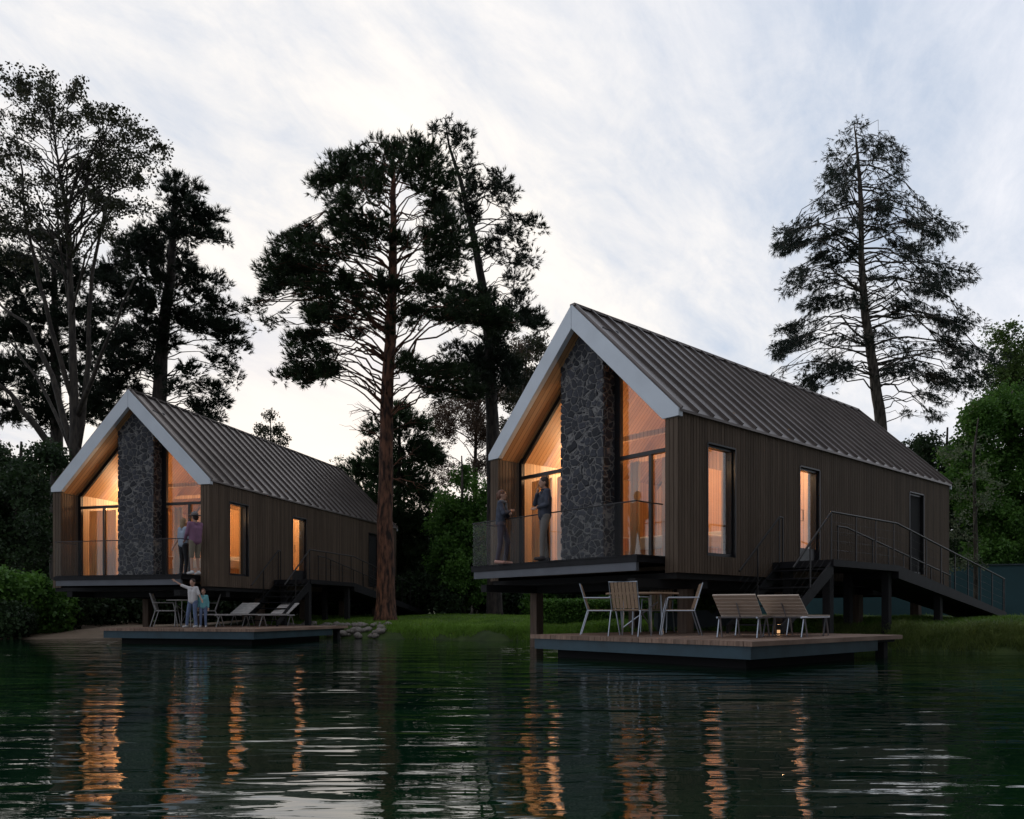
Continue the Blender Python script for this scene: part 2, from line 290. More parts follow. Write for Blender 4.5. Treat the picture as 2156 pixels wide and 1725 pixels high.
def sheet(name, xs, ys, zfun, m, mask=None, dz=0):
    X, Y = np.meshgrid(xs, ys); Z = zfun(X, Y)+dz; V = np.stack([X, Y, Z], -1).reshape(-1, 3); nx, ny = len(xs), len(ys)
    i = np.arange(nx-1)[None, :]+np.arange(ny-1)[:, None]*nx; i = i.ravel(); F = np.stack([i, i+1, i+1+nx, i+nx], 1)
    if mask is not None: F = F[mask(V[F].mean(1))]
    return npmesh(name, V, F, m, smooth=True)
xs = np.concatenate([np.linspace(-500,-41,14), np.linspace(-40,30,420), np.linspace(31,500,14)])
ys = np.concatenate([np.linspace(-80,8,60), np.linspace(9,17,50), np.linspace(17.08,40,260), np.linspace(41,60,16), np.linspace(65,600,14)])
mat('lawn_soil', (.03,.05,.014), .95, col2=(.065,.10,.025), vscale=1.5, bump=.5, bscale=40)
g = sheet('ground', xs, ys, hgt, 'lawn_soil'); tag(g, kind='structure')
def sandedge(V): return V[:,0] < -10.6+1.0*np.sin(V[:,1]*.8)+.5*np.sin(V[:,1]*2.3)
b = sheet('sand_beach', np.linspace(-40,-8,260), np.linspace(22,33,150), hgt, 'sand', sandedge, .006); tag(b, kind='structure')
# a worn path over the lawn
pp = [(-6.2,26.9),(-4.5,27.6),(-2.9,29.0),(-1.2,31),(0.5,33.5),(1.5,37)]
vs = []; 
for i in range(61):
    t = i/60*(len(pp)-1); k = min(int(t), len(pp)-2); f = t-k; x = pp[k][0]*(1-f)+pp[k+1][0]*f; y = pp[k][1]*(1-f)+pp[k+1][1]*f
    wd = .28+.06*math.sin(i*.9)
    for s_ in (-1, 1): vs.append((x-s_*wd*.5, y+s_*wd*.4, float(hgt(x-s_*wd*.5, y+s_*wd*.4))+.012))
F = np.array([[2*i, 2*i+1, 2*i+3, 2*i+2] for i in range(60)])
tag(npmesh('path', np.array(vs), F, 'sand'), kind='structure')
# water
def water():
    m = bpy.data.materials.new('water'); m.use_nodes = True; t = m.node_tree; b = t.nodes['Principled BSDF']; lk = t.links.new
    g = t.nodes.new('ShaderNodeNewGeometry')
    def noise(scale, detail, stretch, rough=.5, dist=0):
        mp = t.nodes.new('ShaderNodeMapping'); mp.inputs['Scale'].default_value = stretch; mp.inputs['Rotation'].default_value = (0,0,R(random.uniform(-8,8))); lk(g.outputs['Position'], mp.inputs[0])
        n = t.nodes.new('ShaderNodeTexNoise'); n.inputs['Scale'].default_value = scale; n.inputs['Detail'].default_value = detail; n.inputs['Roughness'].default_value = rough; n.inputs['Distortion'].default_value = dist; lk(mp.outputs[0], n.inputs[0]); return n.outputs[0]
    a = noise(1.2, 2, (.42,1.5,1), .45, .4); c = noise(3.8, 2, (.36,1.6,1), .5, .5); d = noise(13, 1, (.4,1.6,1))
    def mad(x, k, y=None):
        n = t.nodes.new('ShaderNodeMath'); n.operation = 'MULTIPLY_ADD'; lk(x, n.inputs[0]); n.inputs[1].default_value = k
        if y is None: n.inputs[2].default_value = 0
        else: lk(y, n.inputs[2])
        return n.outputs[0]
    # calm and ruffled areas
    pt = noise(.16, 2, (1,1,1)); pr = t.nodes.new('ShaderNodeMapRange'); lk(pt, pr.inputs[0]); pr.inputs[1].default_value = .35; pr.inputs[2].default_value = .65; pr.inputs[3].default_value = .45; pr.inputs[4].default_value = 1.35
    h = mad(a, WAVE_A, mad(c, WAVE_B, mad(d, WAVE_C)))
    hm = t.nodes.new('ShaderNodeMath'); hm.operation = 'MULTIPLY'; lk(h, hm.inputs[0]); lk(pr.outputs[0], hm.inputs[1])
    bp = t.nodes.new('ShaderNodeBump'); bp.inputs['Strength'].default_value = 1; bp.inputs['Distance'].default_value = 1; lk(hm.outputs[0], bp.inputs['Height']); lk(bp.outputs[0], b.inputs['Normal'])
    cn = noise(.35, 5, (.6,1,1), .6, 1); rp = t.nodes.new('ShaderNodeValToRGB'); rp.color_ramp.elements[0].position = .42; rp.color_ramp.elements[1].position = .72
    rp.color_ramp.elements[0].color = (.0008,.012,.0075,1); rp.color_ramp.elements[1].color = (.008,.038,.012,1); lk(cn, rp.inputs[0]); lk(rp.outputs[0], b.inputs['Base Color'])
    b.inputs['Roughness'].default_value = .015; b.inputs['IOR'].default_value = 2.5; MT['water'] = m
WAVE_A, WAVE_B, WAVE_C = .044, .0105, .0009
water()
wm = MB(); wm.quadmesh([(-400,-60,0),(400,-60,0),(400,30,0),(-400,30,0)], [(0,1,2,3)]); wo = wm.build('water', 'water'); tag(wo, kind='structure')

# ================================================================ CABIN (local: x outwards to the right side, y along the ridge, origin at front right corner)
WD, LN, TH, FZ = 5.64, 13.3, .31, 1.937
XC = -WD/2; K = (7.55-4.77)/2.82
def ztop(x): return 7.55-K*abs(x-XC)
RH = (3.15, 14.6, 0); RR = math.atan2(-.758, .6525)
LH = (-8.79, 22.36, 0); LR = math.atan2(-.2632, .9648)
def hw(house, x, y, z=0):
    (ox, oy, _), a = house; return Vector((ox+x*math.cos(a)-y*math.sin(a), oy+x*math.sin(a)+y*math.cos(a), z))
HR, HL = (RH, RR), (LH, LR)
def make_cabin(loc=RH, rot=RR, tl=5.33, colys=(1.0,4.7,8.5,12.3), curt=0):
    root = empty('cabin', loc, rot)
    # --- long walls with openings: core + narrow vertical boards
    ops = [(.95,1.91,1.98,4.21,'window'), (4.5,5.4,FZ,4.19,'door'), (10.44,11.4,FZ,4.21,'solid_door')]
    def wall_boards(mb, x, y0, y1, z0, z1, side):
        n = max(1, round((y1-y0)/.096)); p = (y1-y0)/n
        for i in range(n): mb.box(x, x+side*.022, y0+i*p+.008, y0+(i+1)*p-.008, z0, z1)
    def long_wall(xa, xb, openings, side):
        core = MB(); bd = MB(); ys_ = [0.03]; xo = xb if side > 0 else xa
        z0, z1 = 1.616, 4.70
        cur = .03
        for (a, b_, c, d, _) in openings:
            core.box(xa+.022, xb-.022, cur, a, z0, z1); core.box(xa+.022, xb-.022, a, b_, z0, c); core.box(xa+.022, xb-.022, a, b_, d, z1); cur = b_
        core.box(xa+.022, xb-.022, cur, LN, z0, z1)
        cur = .03; xx = (xb-.022) if side > 0 else (xa+.022)
        for (a, b_, c, d, _) in openings:
            wall_boards(bd, xx, cur, a, z0, z1, side); wall_boards(bd, xx, a, b_, z0, c-.002, side); wall_boards(bd, xx, a, b_, d+.002, z1, side); cur = b_
        wall_boards(bd, xx, cur, LN, z0, z1, side)
        # end face and the porch side
        n = 3; p = (xb-xa)/n
        for i in range(n): bd.box(xa+i*p+.006, xa+(i+1)*p-.006, 0, .03, z0, 4.575)
        wl = core.build('side_wall', 'cladding_back', root); bd.build('cladding', 'cladding', wl)
        return wl
    long_wall(-TH, 0, ops, 1); long_wall(-WD, -WD+TH, [], -1)
    for (xx, sd) in ((-TH, -1), (-WD+TH, 1)):         # porch cheeks
        pm = MB(); n = 7; p = .7/n
        for i in range(n): pm.box(xx-sd*.022, xx+sd*.001, .03+i*p*.95+.006, .03+(i+1)*p*.95-.006, FZ, 4.95)
        pm.build('porch_cheek', 'cladding', root)
    # rear gable
    rg = MB(); rg.prism([(-.02,1.62),(-.02,4.6),(XC,7.4),(-WD+.02,4.6),(-WD+.02,1.62)], LN-.25, LN-.003); rg.build('rear_wall', 'cladding', root)
    # lining
    ln = MB()
    cur = .76
    for (a, b_, c, d, _) in ops:
        ln.box(-TH-.02, -TH+.021, cur, a, FZ, 5.0); ln.box(-TH-.02, -TH+.021, a, b_, d, 5.0)
        if c > FZ+.01: ln.box(-TH-.02, -TH+.021, a, b_, FZ, c)
        cur = b_
    ln.box(-TH-.02, -TH+.021, cur, 13.0, FZ, 5.0); ln.box(-WD+TH-.021, -WD+TH+.02, .76, 13.0, FZ, 5.0)
    ln.prism([(-TH-.03,FZ),(-TH-.03,4.4),(XC,6.95),(-WD+TH+.03,4.4),(-WD+TH+.03,FZ)], 6.0, 6.1)
    ln.box(-2.9,-2.8, 3.4,6.0,FZ,4.6)
    ln.build('interior_panelling', 'panel_wood', root)
    # roof
    th = .05; rf = MB()
    for sg in (1, -1):
        e = XC+sg*(2.82+.05)
        rf.prism([(XC, 7.55),(e, 7.55-K*2.87),(e, 7.55-K*2.87-th),(XC, 7.55-th)], .0, LN+.05)
        n = 26
        nx, nz = sg*K/math.hypot(K,1), 1/math.hypot(K,1)
        for i in range(n+1):
            y = .04+i*(LN-.04)/n
            a = Vector((XC+sg*.0, y, 7.55)); b_ = Vector((e, y, 7.55-K*2.87)); o_ = Vector((nx,0,nz))
            q = [a+Vector((0,-.014,0)), b_+Vector((0,-.014,0)), b_+Vector((0,.014,0)), a+Vector((0,.014,0))]
            vs_ = [v-o_*.01 for v in q]+[v+o_*.058 for v in q]
            rf.quadmesh(vs_, [(0,3,2,1),(4,5,6,7),(0,1,5,4),(1,2,6,5),(2,3,7,6),(3,0,4,7)])
    rf.box(XC-.07, XC+.07, 0, LN+.05, 7.52, 7.575)
    roof = rf.build('roof', 'roof_metal', root)
    sf = MB()
    ins = 2.82-.012; sh = .13; sb = .52
    for sg in (1, -1):
        e = XC+sg*(2.82-TH); sf.prism([(XC,7.55-sh),(e,7.55-sh-K*(2.82-TH)),(e,7.55-sb-K*(2.82-TH)),(XC,7.55-sb)], .1, LN-.25)
    sf.build('soffit', 'soffit_wood', root)
    fs = MB(); zi = 7.02; s_in = (7.02-4.58)/K
    for sg in (1, -1):
        a = XC+sg*.003
        fs.prism([(a,7.54),(XC+sg*2.86,7.54-K*2.86),(XC+sg*2.86,4.58),(XC+sg*s_in,4.58),(a,zi)], -.035, .098)
    bevel(fs.build('fascia', 'fascia', root), .006)
    # gutter-like rear fascia
    rfm = MB()
    for sg in (1, -1): rfm.prism([(XC,7.53),(XC+sg*2.86,7.53-K*2.86),(XC+sg*2.86,4.58),(XC+sg*s_in,4.58),(XC,zi)], LN+.002, LN+.08)
    rfm.build('fascia', 'fascia', root)
    # chimney breast (a fine grid, so that the stones really stand proud)
    bmc = bmesh.new(); bmesh.ops.create_cube(bmc, size=1); X0,X1,Y0,Y1,Z0,Z1 = -3.47,-2.20,.31,.78,FZ-.02,6.96
    for v in bmc.verts: v.co = (X0+(v.co.x+.5)*(X1-X0), Y0+(v.co.y+.5)*(Y1-Y0), Z0+(v.co.z+.5)*(Z1-Z0))
    for ax, nn_ in ((0,52),(1,20),(2,200)):
        lo_, hi_ = ((X0,X1),(Y0,Y1),(Z0,Z1))[ax]
        for i in range(1, nn_):
            co = [0,0,0]; co[ax] = lo_+(hi_-lo_)*i/nn_; no = [0,0,0]; no[ax] = 1
            bmesh.ops.bisect_plane(bmc, geom=bmc.verts[:]+bmc.edges[:]+bmc.faces[:], plane_co=co, plane_no=no)
    mec = bpy.data.meshes.new('chimney'); bmc.to_mesh(mec); bmc.free(); mec.polygons.foreach_set('use_smooth',[True]*len(mec.polygons)); mec.materials.append(MT['chimney_stone']); link(bpy.data.objects.new('chimney', mec), root)
    # floor and terrace
    MB().box(-WD+TH+.02, -TH-.02, .74, 13.04, 1.72, FZ-.004).build('floor', 'inner_floor', root)
    tr = MB()
    for i in range(38):
        x0 = -5.37+i*(5.06/38); tr.box(x0+.003, x0+5.06/38-.003, -.82 if x0 > -tl-.05 else -.02, .73, 1.905, FZ)
    tr.box(-tl-.03,-.33,-.81,-.03,1.80,1.904); tr.box(-5.36,-.33,-.029,.73,1.80,1.903)
    terrace = tr.build('terrace_slab', 'black_steel', root)
    MB().box(-tl+.03,-.37,-.78,-.70,1.637,1.799).build('terrace_beam', 'beam_grey', root)
    ub = MB()
    ub.box(-WD+.06,-.06,.04,13.25,1.50,1.615)
    for x in (-.57,-5.05): ub.box(x-.10,x+.10,-.68 if x > -tl+.2 else .05,13.2,1.33,1.499)
    for y in (1.0,4.7,8.5,12.3): ub.box(-WD+.1,-.1,y-.09,y+.09,1.33,1.498)
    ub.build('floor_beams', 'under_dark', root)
    for y in colys:
        for x in (-.57,-5.05):
            bevel(MB().box(x-.12,x+.12,y-.12,y+.12,-.6,1.33).build('column', 'column_wood', root), .01)
    # gable glazing
    def sof(x): return 7.55-sb-K*abs(x-XC)
    fr = MB(); ty = .70
    fr.box(-WD+TH,-3.48,ty-.03,ty+.05,4.13,4.21); fr.box(-2.19,-TH,ty-.03,ty+.05,4.13,4.21)
    fr.box(-WD+TH,-3.48,ty-.03,ty+.05,FZ,FZ+.06); fr.box(-2.19,-TH,ty-.03,ty+.05,FZ,FZ+.06)
    for (xa, xb) in ((-2.19,-2.03),(-WD+TH+.0,-WD+TH+.10),(-TH-.1,-TH)):
        xm = min(xa,xb) if xa < XC else max(xa,xb)
        fr.prism([(xa,FZ+.061),(xb,FZ+.061),(xb,sof(xb)+.03),(xa,sof(xa)+.03)], ty-.04, ty+.06)
    fr.box(-1.26,-1.19,ty-.025,ty+.045,FZ+.061,4.129); fr.box(-4.40,-4.34,ty-.025,ty+.045,FZ+.061,4.129)
    for sg in (1,-1):
        a = XC+sg*.64 if sg > 0 else XC-.65; e = XC+sg*2.5
        fr.prism([(a,sof(a)+.03),(e,sof(e)+.03),(e,sof(e)-.14),(a,sof(a)-.14)], ty-.02, ty+.055)
    gw = fr.build('gable_window', 'frame_black', root)
    def pane(poly, y, par): return MB().prism(poly, y, y+.012).build('pane', 'pane_glass', par)
    pane([(-5.22,2.0),(-4.41,2.0),(-4.41,4.12),(-5.22,4.12)], ty+.01, gw); pane([(-4.33,2.0),(-3.49,2.0),(-3.49,4.12),(-4.33,4.12)], ty+.03, gw)
    pane([(-2.02,2.0),(-1.27,2.0),(-1.27,4.12),(-2.02,4.12)], ty+.01, gw); pane([(-1.18,2.0),(-.42,2.0),(-.42,4.12),(-1.18,4.12)], ty+.03, gw)
    pane([(-5.23,4.22),(-3.49,4.22),(-3.49,sof(-3.49)-.1),(-5.23,sof(-5.23)-.1+.0)], ty+.01, gw)
    pane([(-2.02,4.22),(-.41,4.22),(-.41,sof(-.41)-.1),(-2.02,sof(-2.02)-.1)], ty+.01, gw)
    # side openings
    for (a, b_, c, d, kd) in ops:
        f = MB(); q = .065; x0, x1 = -.16, -.05
        f.box(x0,x1,a,a+q,c,d); f.box(x0,x1,b_-q,b_,c,d); f.box(x0,x1,a+q,b_-q,d-q,d); f.box(x0,x1,a+q,b_-q,c,c+q)
        # dark reveal lining
        f.box(-.045,.012,a-.02,a+.012,c,d); f.box(-.045,.012,b_-.012,b_+.02,c,d); f.box(-.045,.012,a+.012,b_-.012,d-.012,d+.02)
        if kd == 'door': f.box(x0+.02,x1-.02,a+q,b_-q,c+q,c+.40)
        fo = f.build('door' if 'door' in kd else 'window', 'frame_black', root)
        if kd == 'solid_door':
            MB().box(x0+.02,x1-.02,a+q+.002,b_-q-.002,c+q+.002,d-q-.002).build('door_leaf','under_dark',fo); MB().tube([(-.03,a+.13,2.95),(.0,a+.13,2.95)], .012).build('handle','rail_steel',fo); continue
        zb = c+.402 if kd == 'door' else c+q
        MB().box(-.115,-.103,a+q,b_-q,zb,d-q).build('pane', 'pane_glass', fo)
        if kd == 'door': MB().tube([(-.03,a+.11,2.95),(.02,a+.11,2.95),(.02,a+.11,3.2),(-.03,a+.11,3.2)], .01).build('handle', 'rail_steel', fo)
    # curtains
    def curtain(x0, x1, y, z1=4.1, folds=10, amp=.045):
        n = folds*8; vs_ = []; 
        for i in range(n+1):
            u = i/n; x = x0+(x1-x0)*u; yy = y+amp*math.sin(u*folds*2*math.pi)+.02*math.sin(u*17)
            for k in range(2): vs_.append((x+.008*k, yy*1.0+(.004 if k else 0), FZ+.02 if k == 0 else z1))
        fs_ = [(2*i,2*i+2,2*i+3,2*i+1) for i in range(n)]
        mb = MB(); mb.quadmesh(vs_, fs_); o = mb.build('curtain', 'curtain', root, True); sm = o.modifiers.new('solid','SOLIDIFY'); sm.thickness = .006
    if curt: curtain(-5.2,-4.15,.96,folds=11); curtain(-2.0,-1.66,.95,folds=4)
    else: curtain(-5.2,-4.45,.96,folds=8); curtain(-4.30,-3.72,.97,folds=6); curtain(-2.0,-1.72,.95,folds=4); curtain(-1.15,-.60,.97,folds=6)
    MB().box(-5.3,-4.7,2.6,4.4,FZ,FZ+.9).build('cupboard','panel_wood',root); MB().box(-5.32,-4.66,2.55,4.45,FZ+.902,FZ+.94).build('worktop','linen',root)
    # glass balustrade
    rl = MB(); zr = FZ+1.0
    rl.tube([(-tl+.01,-.02,zr),(-tl+.01,-.80,zr),(-.35,-.80,zr),(-.35,-.02,zr)], .014, 6)
    rail = rl.build('balustrade', 'rail_steel', root)
    seg = 4; 
    for i in range(seg):
        a = -tl+.02+i*(tl-.38)/seg; MB().box(a+.006,a+(tl-.38)/seg-.006,-.806,-.794,FZ+.0,zr-.016).build('glass_panel', 'rail_glass', rail)
    MB().box(-.356,-.344,-.785,-.03,FZ,zr-.016).build('glass_panel', 'rail_glass', rail); MB().box(-tl+.004,-tl+.016,-.785,-.03,FZ,zr-.016).build('glass_panel', 'rail_glass', rail)
    # left hand rail bar outside the far wall
    MB().beam((-WD,1.2,2.88),(-WD-.75,1.2,2.90),.05,.05).build('wall_bracket', 'dark_wood', root)
    # stair, landing, ramp
    y0, y1, xn, xf = 3.29, 6.38, 1.35, .17
    slope = 1.2/1.5; ydn = y0-(FZ-.43)/slope
    st = MB()
    for x in (xn, xf): st.prism([(y0+.06,FZ),(y0+.06,FZ-.30),(ydn-.05,.42),(ydn-.05,.60)], x-.02, x+.02, 'x')
    stair = st.build('staircase', 'black_steel', root)
    for i in range(7):
        z = FZ-(i+1)*(FZ-.43)/8; y = y0-(i+.5)*(y0-ydn)/7.6
        MB().box(xf+.021,xn-.021,y-.14,y+.12,z-.03,z).build('tread', 'black_steel', stair)
    ld = MB(); ld.box(0.03,xn+.05,y0,y1,FZ-.14,FZ); ldo = ld.build('landing', 'black_steel', root)
    yr = 13.7; rz_ = .86
    rp = MB(); rp.prism([(y1+.002,FZ),(y1+.002,FZ-.30),(yr,rz_-.18),(yr,rz_)], .10, xn+.05, 'x'); rp.build('ramp', 'black_steel', root)
    for (x, y) in ((1.2,3.45),(.3,3.45),(1.2,6.2),(.3,6.2),(1.2,9.2)):
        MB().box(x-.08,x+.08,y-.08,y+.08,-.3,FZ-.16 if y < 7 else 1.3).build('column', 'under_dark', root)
    def fz(y):
        if y < y0: return FZ-(y0-y)*slope
        if y > y1: return FZ-(y-y1)*(FZ-rz_)/(yr-y1)
        return FZ
    def handrail(x, pts):
        rl = MB(); H = .97
        rl.tube([(x,y,fz(y)+H+e) for (y,e) in pts], .022, 8); o = rl.build('handrail', 'rail_steel', root)
        a, b_ = pts[0][0], pts[-1][0]; y = a+.02 if a >= y0 else y0-.75
        posts = []
        while y < b_+.01: posts.append(y); y += .92
        if a < y0: posts = [y0-1.4+.55, y0, ]+[p for p in posts if p > y0+.5]
        posts.append(b_)
        pm = MB(); 
        for y in posts: MB().beam((x,y,fz(y)-.02),(x,y,fz(y)+H),.024,.024).build('post', 'rail_steel', o)
        for hh in (.2,.39,.58,.77): pm.tube([(x,y,fz(y)+hh) for (y,e) in pts if True], .0035, 4)
        pm.build('cable', 'rail_steel', o)
        return o
    handrail(xn, [(1.79,0),(y0,0),(y1,0),(yr-.02,0)])
    handrail(xf+.02, [(1.77,0),(y0,0),(y0+.14,0)])
    handrail(xf, [(5.93,0),(y1,0),(12.9,0)])
    # lights inside
    for (x, y, z, e) in LAMPS:
        lo = MB().box(x-.15,x+.15,y-.15,y+.15,z,z+.05).build('ceiling_light', 'lamp_glow', root)
        ld_ = bpy.data.lights.new('lamp', 'POINT'); ld_.energy = e; ld_.color = (1,.64,.37); ld_.shadow_soft_size = .25
        l = bpy.data.objects.new('lamp', ld_); link(l, root); l.location = (x, y, z-.35)
    for (x, y, z, e) in FILL_LAMPS:  # added lamps, out of view by the glass, lighting curtains and chimney side
        MB().tube([(x,y,z-.10),(x,y,z+.10)], .03, 10).build('fill_lamp', 'lamp_glow', root)
        ld_ = bpy.data.lights.new('fill_light', 'POINT'); ld_.energy = e; ld_.color = (1,.62,.34); ld_.shadow_soft_size = .06
        l = bpy.data.objects.new('fill_light', ld_); link(l, root); l.location = (x, y, z+.2)
    # free beam over the living room carries the lamps
    MB().box(-5.33,-.31,2.25,2.37,4.98,5.10).build('tie_beam', 'panel_wood', root); MB().box(-5.33,-.31,4.55,4.67,4.98,5.10).build('tie_beam', 'panel_wood', root)
    return root
LAMPS = [(-4.5,2.31,4.93,125),(-.9,4.61,4.93,140)]
FILL_LAMPS = [(-.50,.84,3.75,13),(-3.60,.84,3.75,6)]
cabR = make_cabin(); tag(cabR, 'large timber-clad cabin on posts, nearer on the right, pale gable fascia, stone chimney', 'cabin')
cabL = make_cabin(LH, LR, 4.75, (3.4,6.2,9.2,12.3), 1); tag(cabL, 'farther timber-clad gabled cabin on posts on the left, behind the pine trunk', 'cabin')
cabR['group'] = cabL['group'] = 'cabins on posts along the lake'

# bed inside each cabin
def make_bed(house, label):
    r = empty('bed', hw(house,-1.7,2.6,FZ), house[1], label, 'bed')
    bevel(MB().box(-.9,.9,-1.0,1.0,.32,.62).build('mattress','linen',r), .05, 3); MB().box(-.95,.95,-1.05,1.05,0,.318).build('bed_frame','panel_wood',r)
    bevel(MB().box(-.8,-.1,.5,.95,.62,.78).build('pillow','linen',r), .06, 3); bevel(MB().box(.1,.8,.5,.95,.62,.78).build('pillow','linen',r), .06, 3)
    return r
make_bed(HR, 'white bed behind the glass gable of the nearer right cabin'); make_bed(HL, 'white bed behind the glass gable of the farther left cabin')

# ================================================================ DECKS
def make_deck():
    r = empty('lake_deck', RH, RR)
    d = MB(); n = 34; x0, x1 = -1.97, 2.83; p = (x1-x0)/n
    for i in range(n): d.box(x0+i*p+.004, x0+(i+1)*p-.004, -2.0+random.uniform(-.006,.006), 3.12+random.uniform(-.006,.006), .355, .43+random.uniform(-.0015,.0015))
    d.build('decking', 'deck_wood', r)
    s = MB(); s.box(x0+.06,x1-.06,-1.94,-1.90,.16,.352); s.box(x1-.10,x1-.06,-1.899,2.2,.16,.352); s.box(x0+.06,x0+.10,-1.899,2.2,.16,.352); s.box(x0+.10,x1-.10,2.16,2.199,.16,.352)
    s.build('edge_beam', 'teal_steel', r)
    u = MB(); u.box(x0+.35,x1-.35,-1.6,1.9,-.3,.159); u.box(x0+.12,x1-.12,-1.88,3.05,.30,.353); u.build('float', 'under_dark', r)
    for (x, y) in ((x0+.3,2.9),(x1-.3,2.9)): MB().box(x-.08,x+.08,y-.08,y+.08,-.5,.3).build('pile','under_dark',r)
    return r
dkR = make_deck(); tag(dkR, 'near wooden deck over the water with dining table and slatted loungers', 'deck', 'low decks over the water')
dkL = copy_tree(dkR); dkL.location = LH; dkL.rotation_euler = (0,0,LR); tag(dkL, 'far wooden deck over the water with two children and grey loungers', 'deck', 'low decks over the water')
DZ = .432

# ================================================================ FURNITURE
def make_chair(wood='slat_wood', metal='alu', vertical=True):
    r = empty('armchair', (0,0,0)); s = 1.0
    bk = MB(); n = 7; wdt = .46
    for i in range(n):
        y = -wdt/2+(i+.5)*wdt/n; bk.beam((-.20,y,.47),(-.34,y,.90),wdt/n-.014,.018,up=(1,0,.3))
    bk.build('backrest', wood, r)
    st = MB()
    for i in range(7): x = -.19+i*.068; st.box(x,x+.055,-.23,.23,.435+.0,.455)
    st.build('seat', wood, r)
    fr = MB(); 
    fr.tube([(-.21,-.245,.44),(-.35,-.245,.91),(-.35,.245,.91),(-.21,.245,.44)], .012)
    for y in (-.245,.245): fr.tube([(-.22,y,.43),(.28,y,.43)], .012)
    fr.tube([(.28,-.245,.43),(.28,.245,.43)], .01); fr.build('frame', metal, r)
    for y in (-.26,.26):
        MB().tube([(-.21,y,.43),(-.34,y,0)], [.014,.012]).build('leg', metal, r)
        MB().tube([(.24,y,.66),(.29,y,.43),(.36,y,0)], [.014,.014,.012]).build('leg', metal, r)
        MB().tube([(-.29,y,.66),(.24,y,.66)], .013).build('armrest', metal, r)
    return r
def place(o, x, Y, rz, s, label, cat, group, z=DZ):
    o.location = ((x-CX)/FPX*Y, Y, z); o.rotation_euler = (0,0,rz); o.scale = (s,s,s); tag(o, label, cat, group); return o
c0 = make_chair(); grp = 'slatted armchairs around the near round table'
place(c0, 1263, 14.6, R(-8), 1.05, 'wooden slat armchair at the left of the near round table, facing right', 'chair', grp)
place(copy_tree(c0), 1326, 13.75, R(62), 1.05, 'wooden slat armchair with its back to the water, in front of the near round table', 'chair', grp)
place(copy_tree(c0), 1385, 16.4, R(-115), 1.05, 'wooden slat armchair half hidden behind the near round table', 'chair', grp)
place(copy_tree(c0), 1434, 14.3, R(172), 1.05, 'wooden slat armchair at the right of the near round table, facing left', 'chair', grp)
c1 = make_chair('lounger_grey', 'alu_dull')
place(c1, 348, 22.6, R(15), 1.07, 'grey armchair at the left end of the far deck table', 'chair', 'grey armchairs on the far deck')
place(copy_tree(c1), 437, 23.4, R(200), 1.07, 'grey armchair just behind the child in teal on the far deck', 'chair', 'grey armchairs on the far deck')
def make_table(rad, hgt_, wood, metal):
    r = empty('dining_table', (0,0,0)); n = 40
    MB().prism([(rad*math.cos(2*math.pi*i/n), rad*math.sin(2*math.pi*i/n)) for i in range(n)], hgt_-.03, hgt_, 'z').build('table_top', wood, r)
    a = rad*.55
    for q in range(4):
        t = R(45+90*q); MB().tube([(a*math.cos(t),a*math.sin(t),hgt_-.03),(a*1.1*math.cos(t),a*1.1*math.sin(t),0)], .018).build('leg', metal, r)
    b = MB(); b.tube([(a*.75,a*.75,.12),(-a*.6,-a*.6,.62)], .014); b.tube([(-a*.75,a*.75,.12),(a*.6,-a*.6,.62)], .014); b.build('brace', metal, r)
    return r
t1 = make_table(.70,.80,'slat_wood','alu'); place(t1, 1352, 14.9, R(10), 1, 'round wooden dining table on the near deck', 'table', None)
t2 = make_table(.55,.80,'lounger_grey','alu_dull'); place(t2, 392, 23.0, 0, 1, 'round grey dining table on the far deck behind the children', 'table', None)
def make_lounger(wood, metal):
    r = empty('sun_lounger', (0,0,0)); W2 = .33
    bk = MB(); n = 6; a = Vector((.02,0,.36)); d = Vector((-.50,0,.32))
    for i in range(n):
        p = a+d*((i+.08)/n); q = a+d*((i+.92)/n); nrm = Vector((d.z,0,-d.x)).normalized()*.011
        bk.quadmesh([p+Vector((0,-W2,0))-nrm,p+Vector((0,W2,0))-nrm,q+Vector((0,W2,0))-nrm,q+Vector((0,-W2,0))-nrm,p+Vector((0,-W2,0))+nrm,p+Vector((0,W2,0))+nrm,q+Vector((0,W2,0))+nrm,q+Vector((0,-W2,0))+nrm],[(0,3,2,1),(4,5,6,7),(0,1,5,4),(1,2,6,5),(2,3,7,6),(3,0,4,7)])
    bk.build('backrest', wood, r)
    st = MB()
    for i in range(13): x = .04+i*.092; st.box(x,x+.08,-W2,W2,.335,.357)
    st.build('seat', wood, r)
    fr = MB()
    for y in (-W2+.02,W2-.02): fr.tube([(-.28,y,.32),(1.24,y,.32)], .016)
    for x in (0,.9): fr.tube([(x,-W2+.02,.32),(x,W2-.02,.32)], .014)
    fr.tube([(-.30,0,.56),(-.05,0,.32)], .012); fr.build('frame', metal, r)
    for x in (-.12,1.05):
        for y in (-W2+.02,W2-.02):
            lg = MB(); lg.tube([(x-.02,y,.32),(x-.15,y,0)], .014); lg.tube([(x+.02,y,.32),(x+.15,y,0)], .014); lg.build('leg', metal, r)
    return r
l0 = make_lounger('lounger_wood','alu'); g1 = 'slatted loungers on the near deck'
place(l0, 1560, 13.0, R(60), 1.05, 'wooden slat lounger, left of the two on the near deck', 'sun lounger', g1)
place(copy_tree(l0), 1658, 13.3, R(52), 1.05, 'wooden slat lounger, right of the two on the near deck', 'sun lounger', g1)
l1 = make_lounger('lounger_grey','alu_dull'); g2 = 'grey loungers on the far deck'
place(l1, 504, 23.4, R(246), 1.05, 'grey lounger on the far deck nearest the children', 'sun lounger', g2)
place(copy_tree(l1), 589, 23.9, R(246), 1.05, 'grey lounger at the right end of the far deck', 'sun lounger', g2)
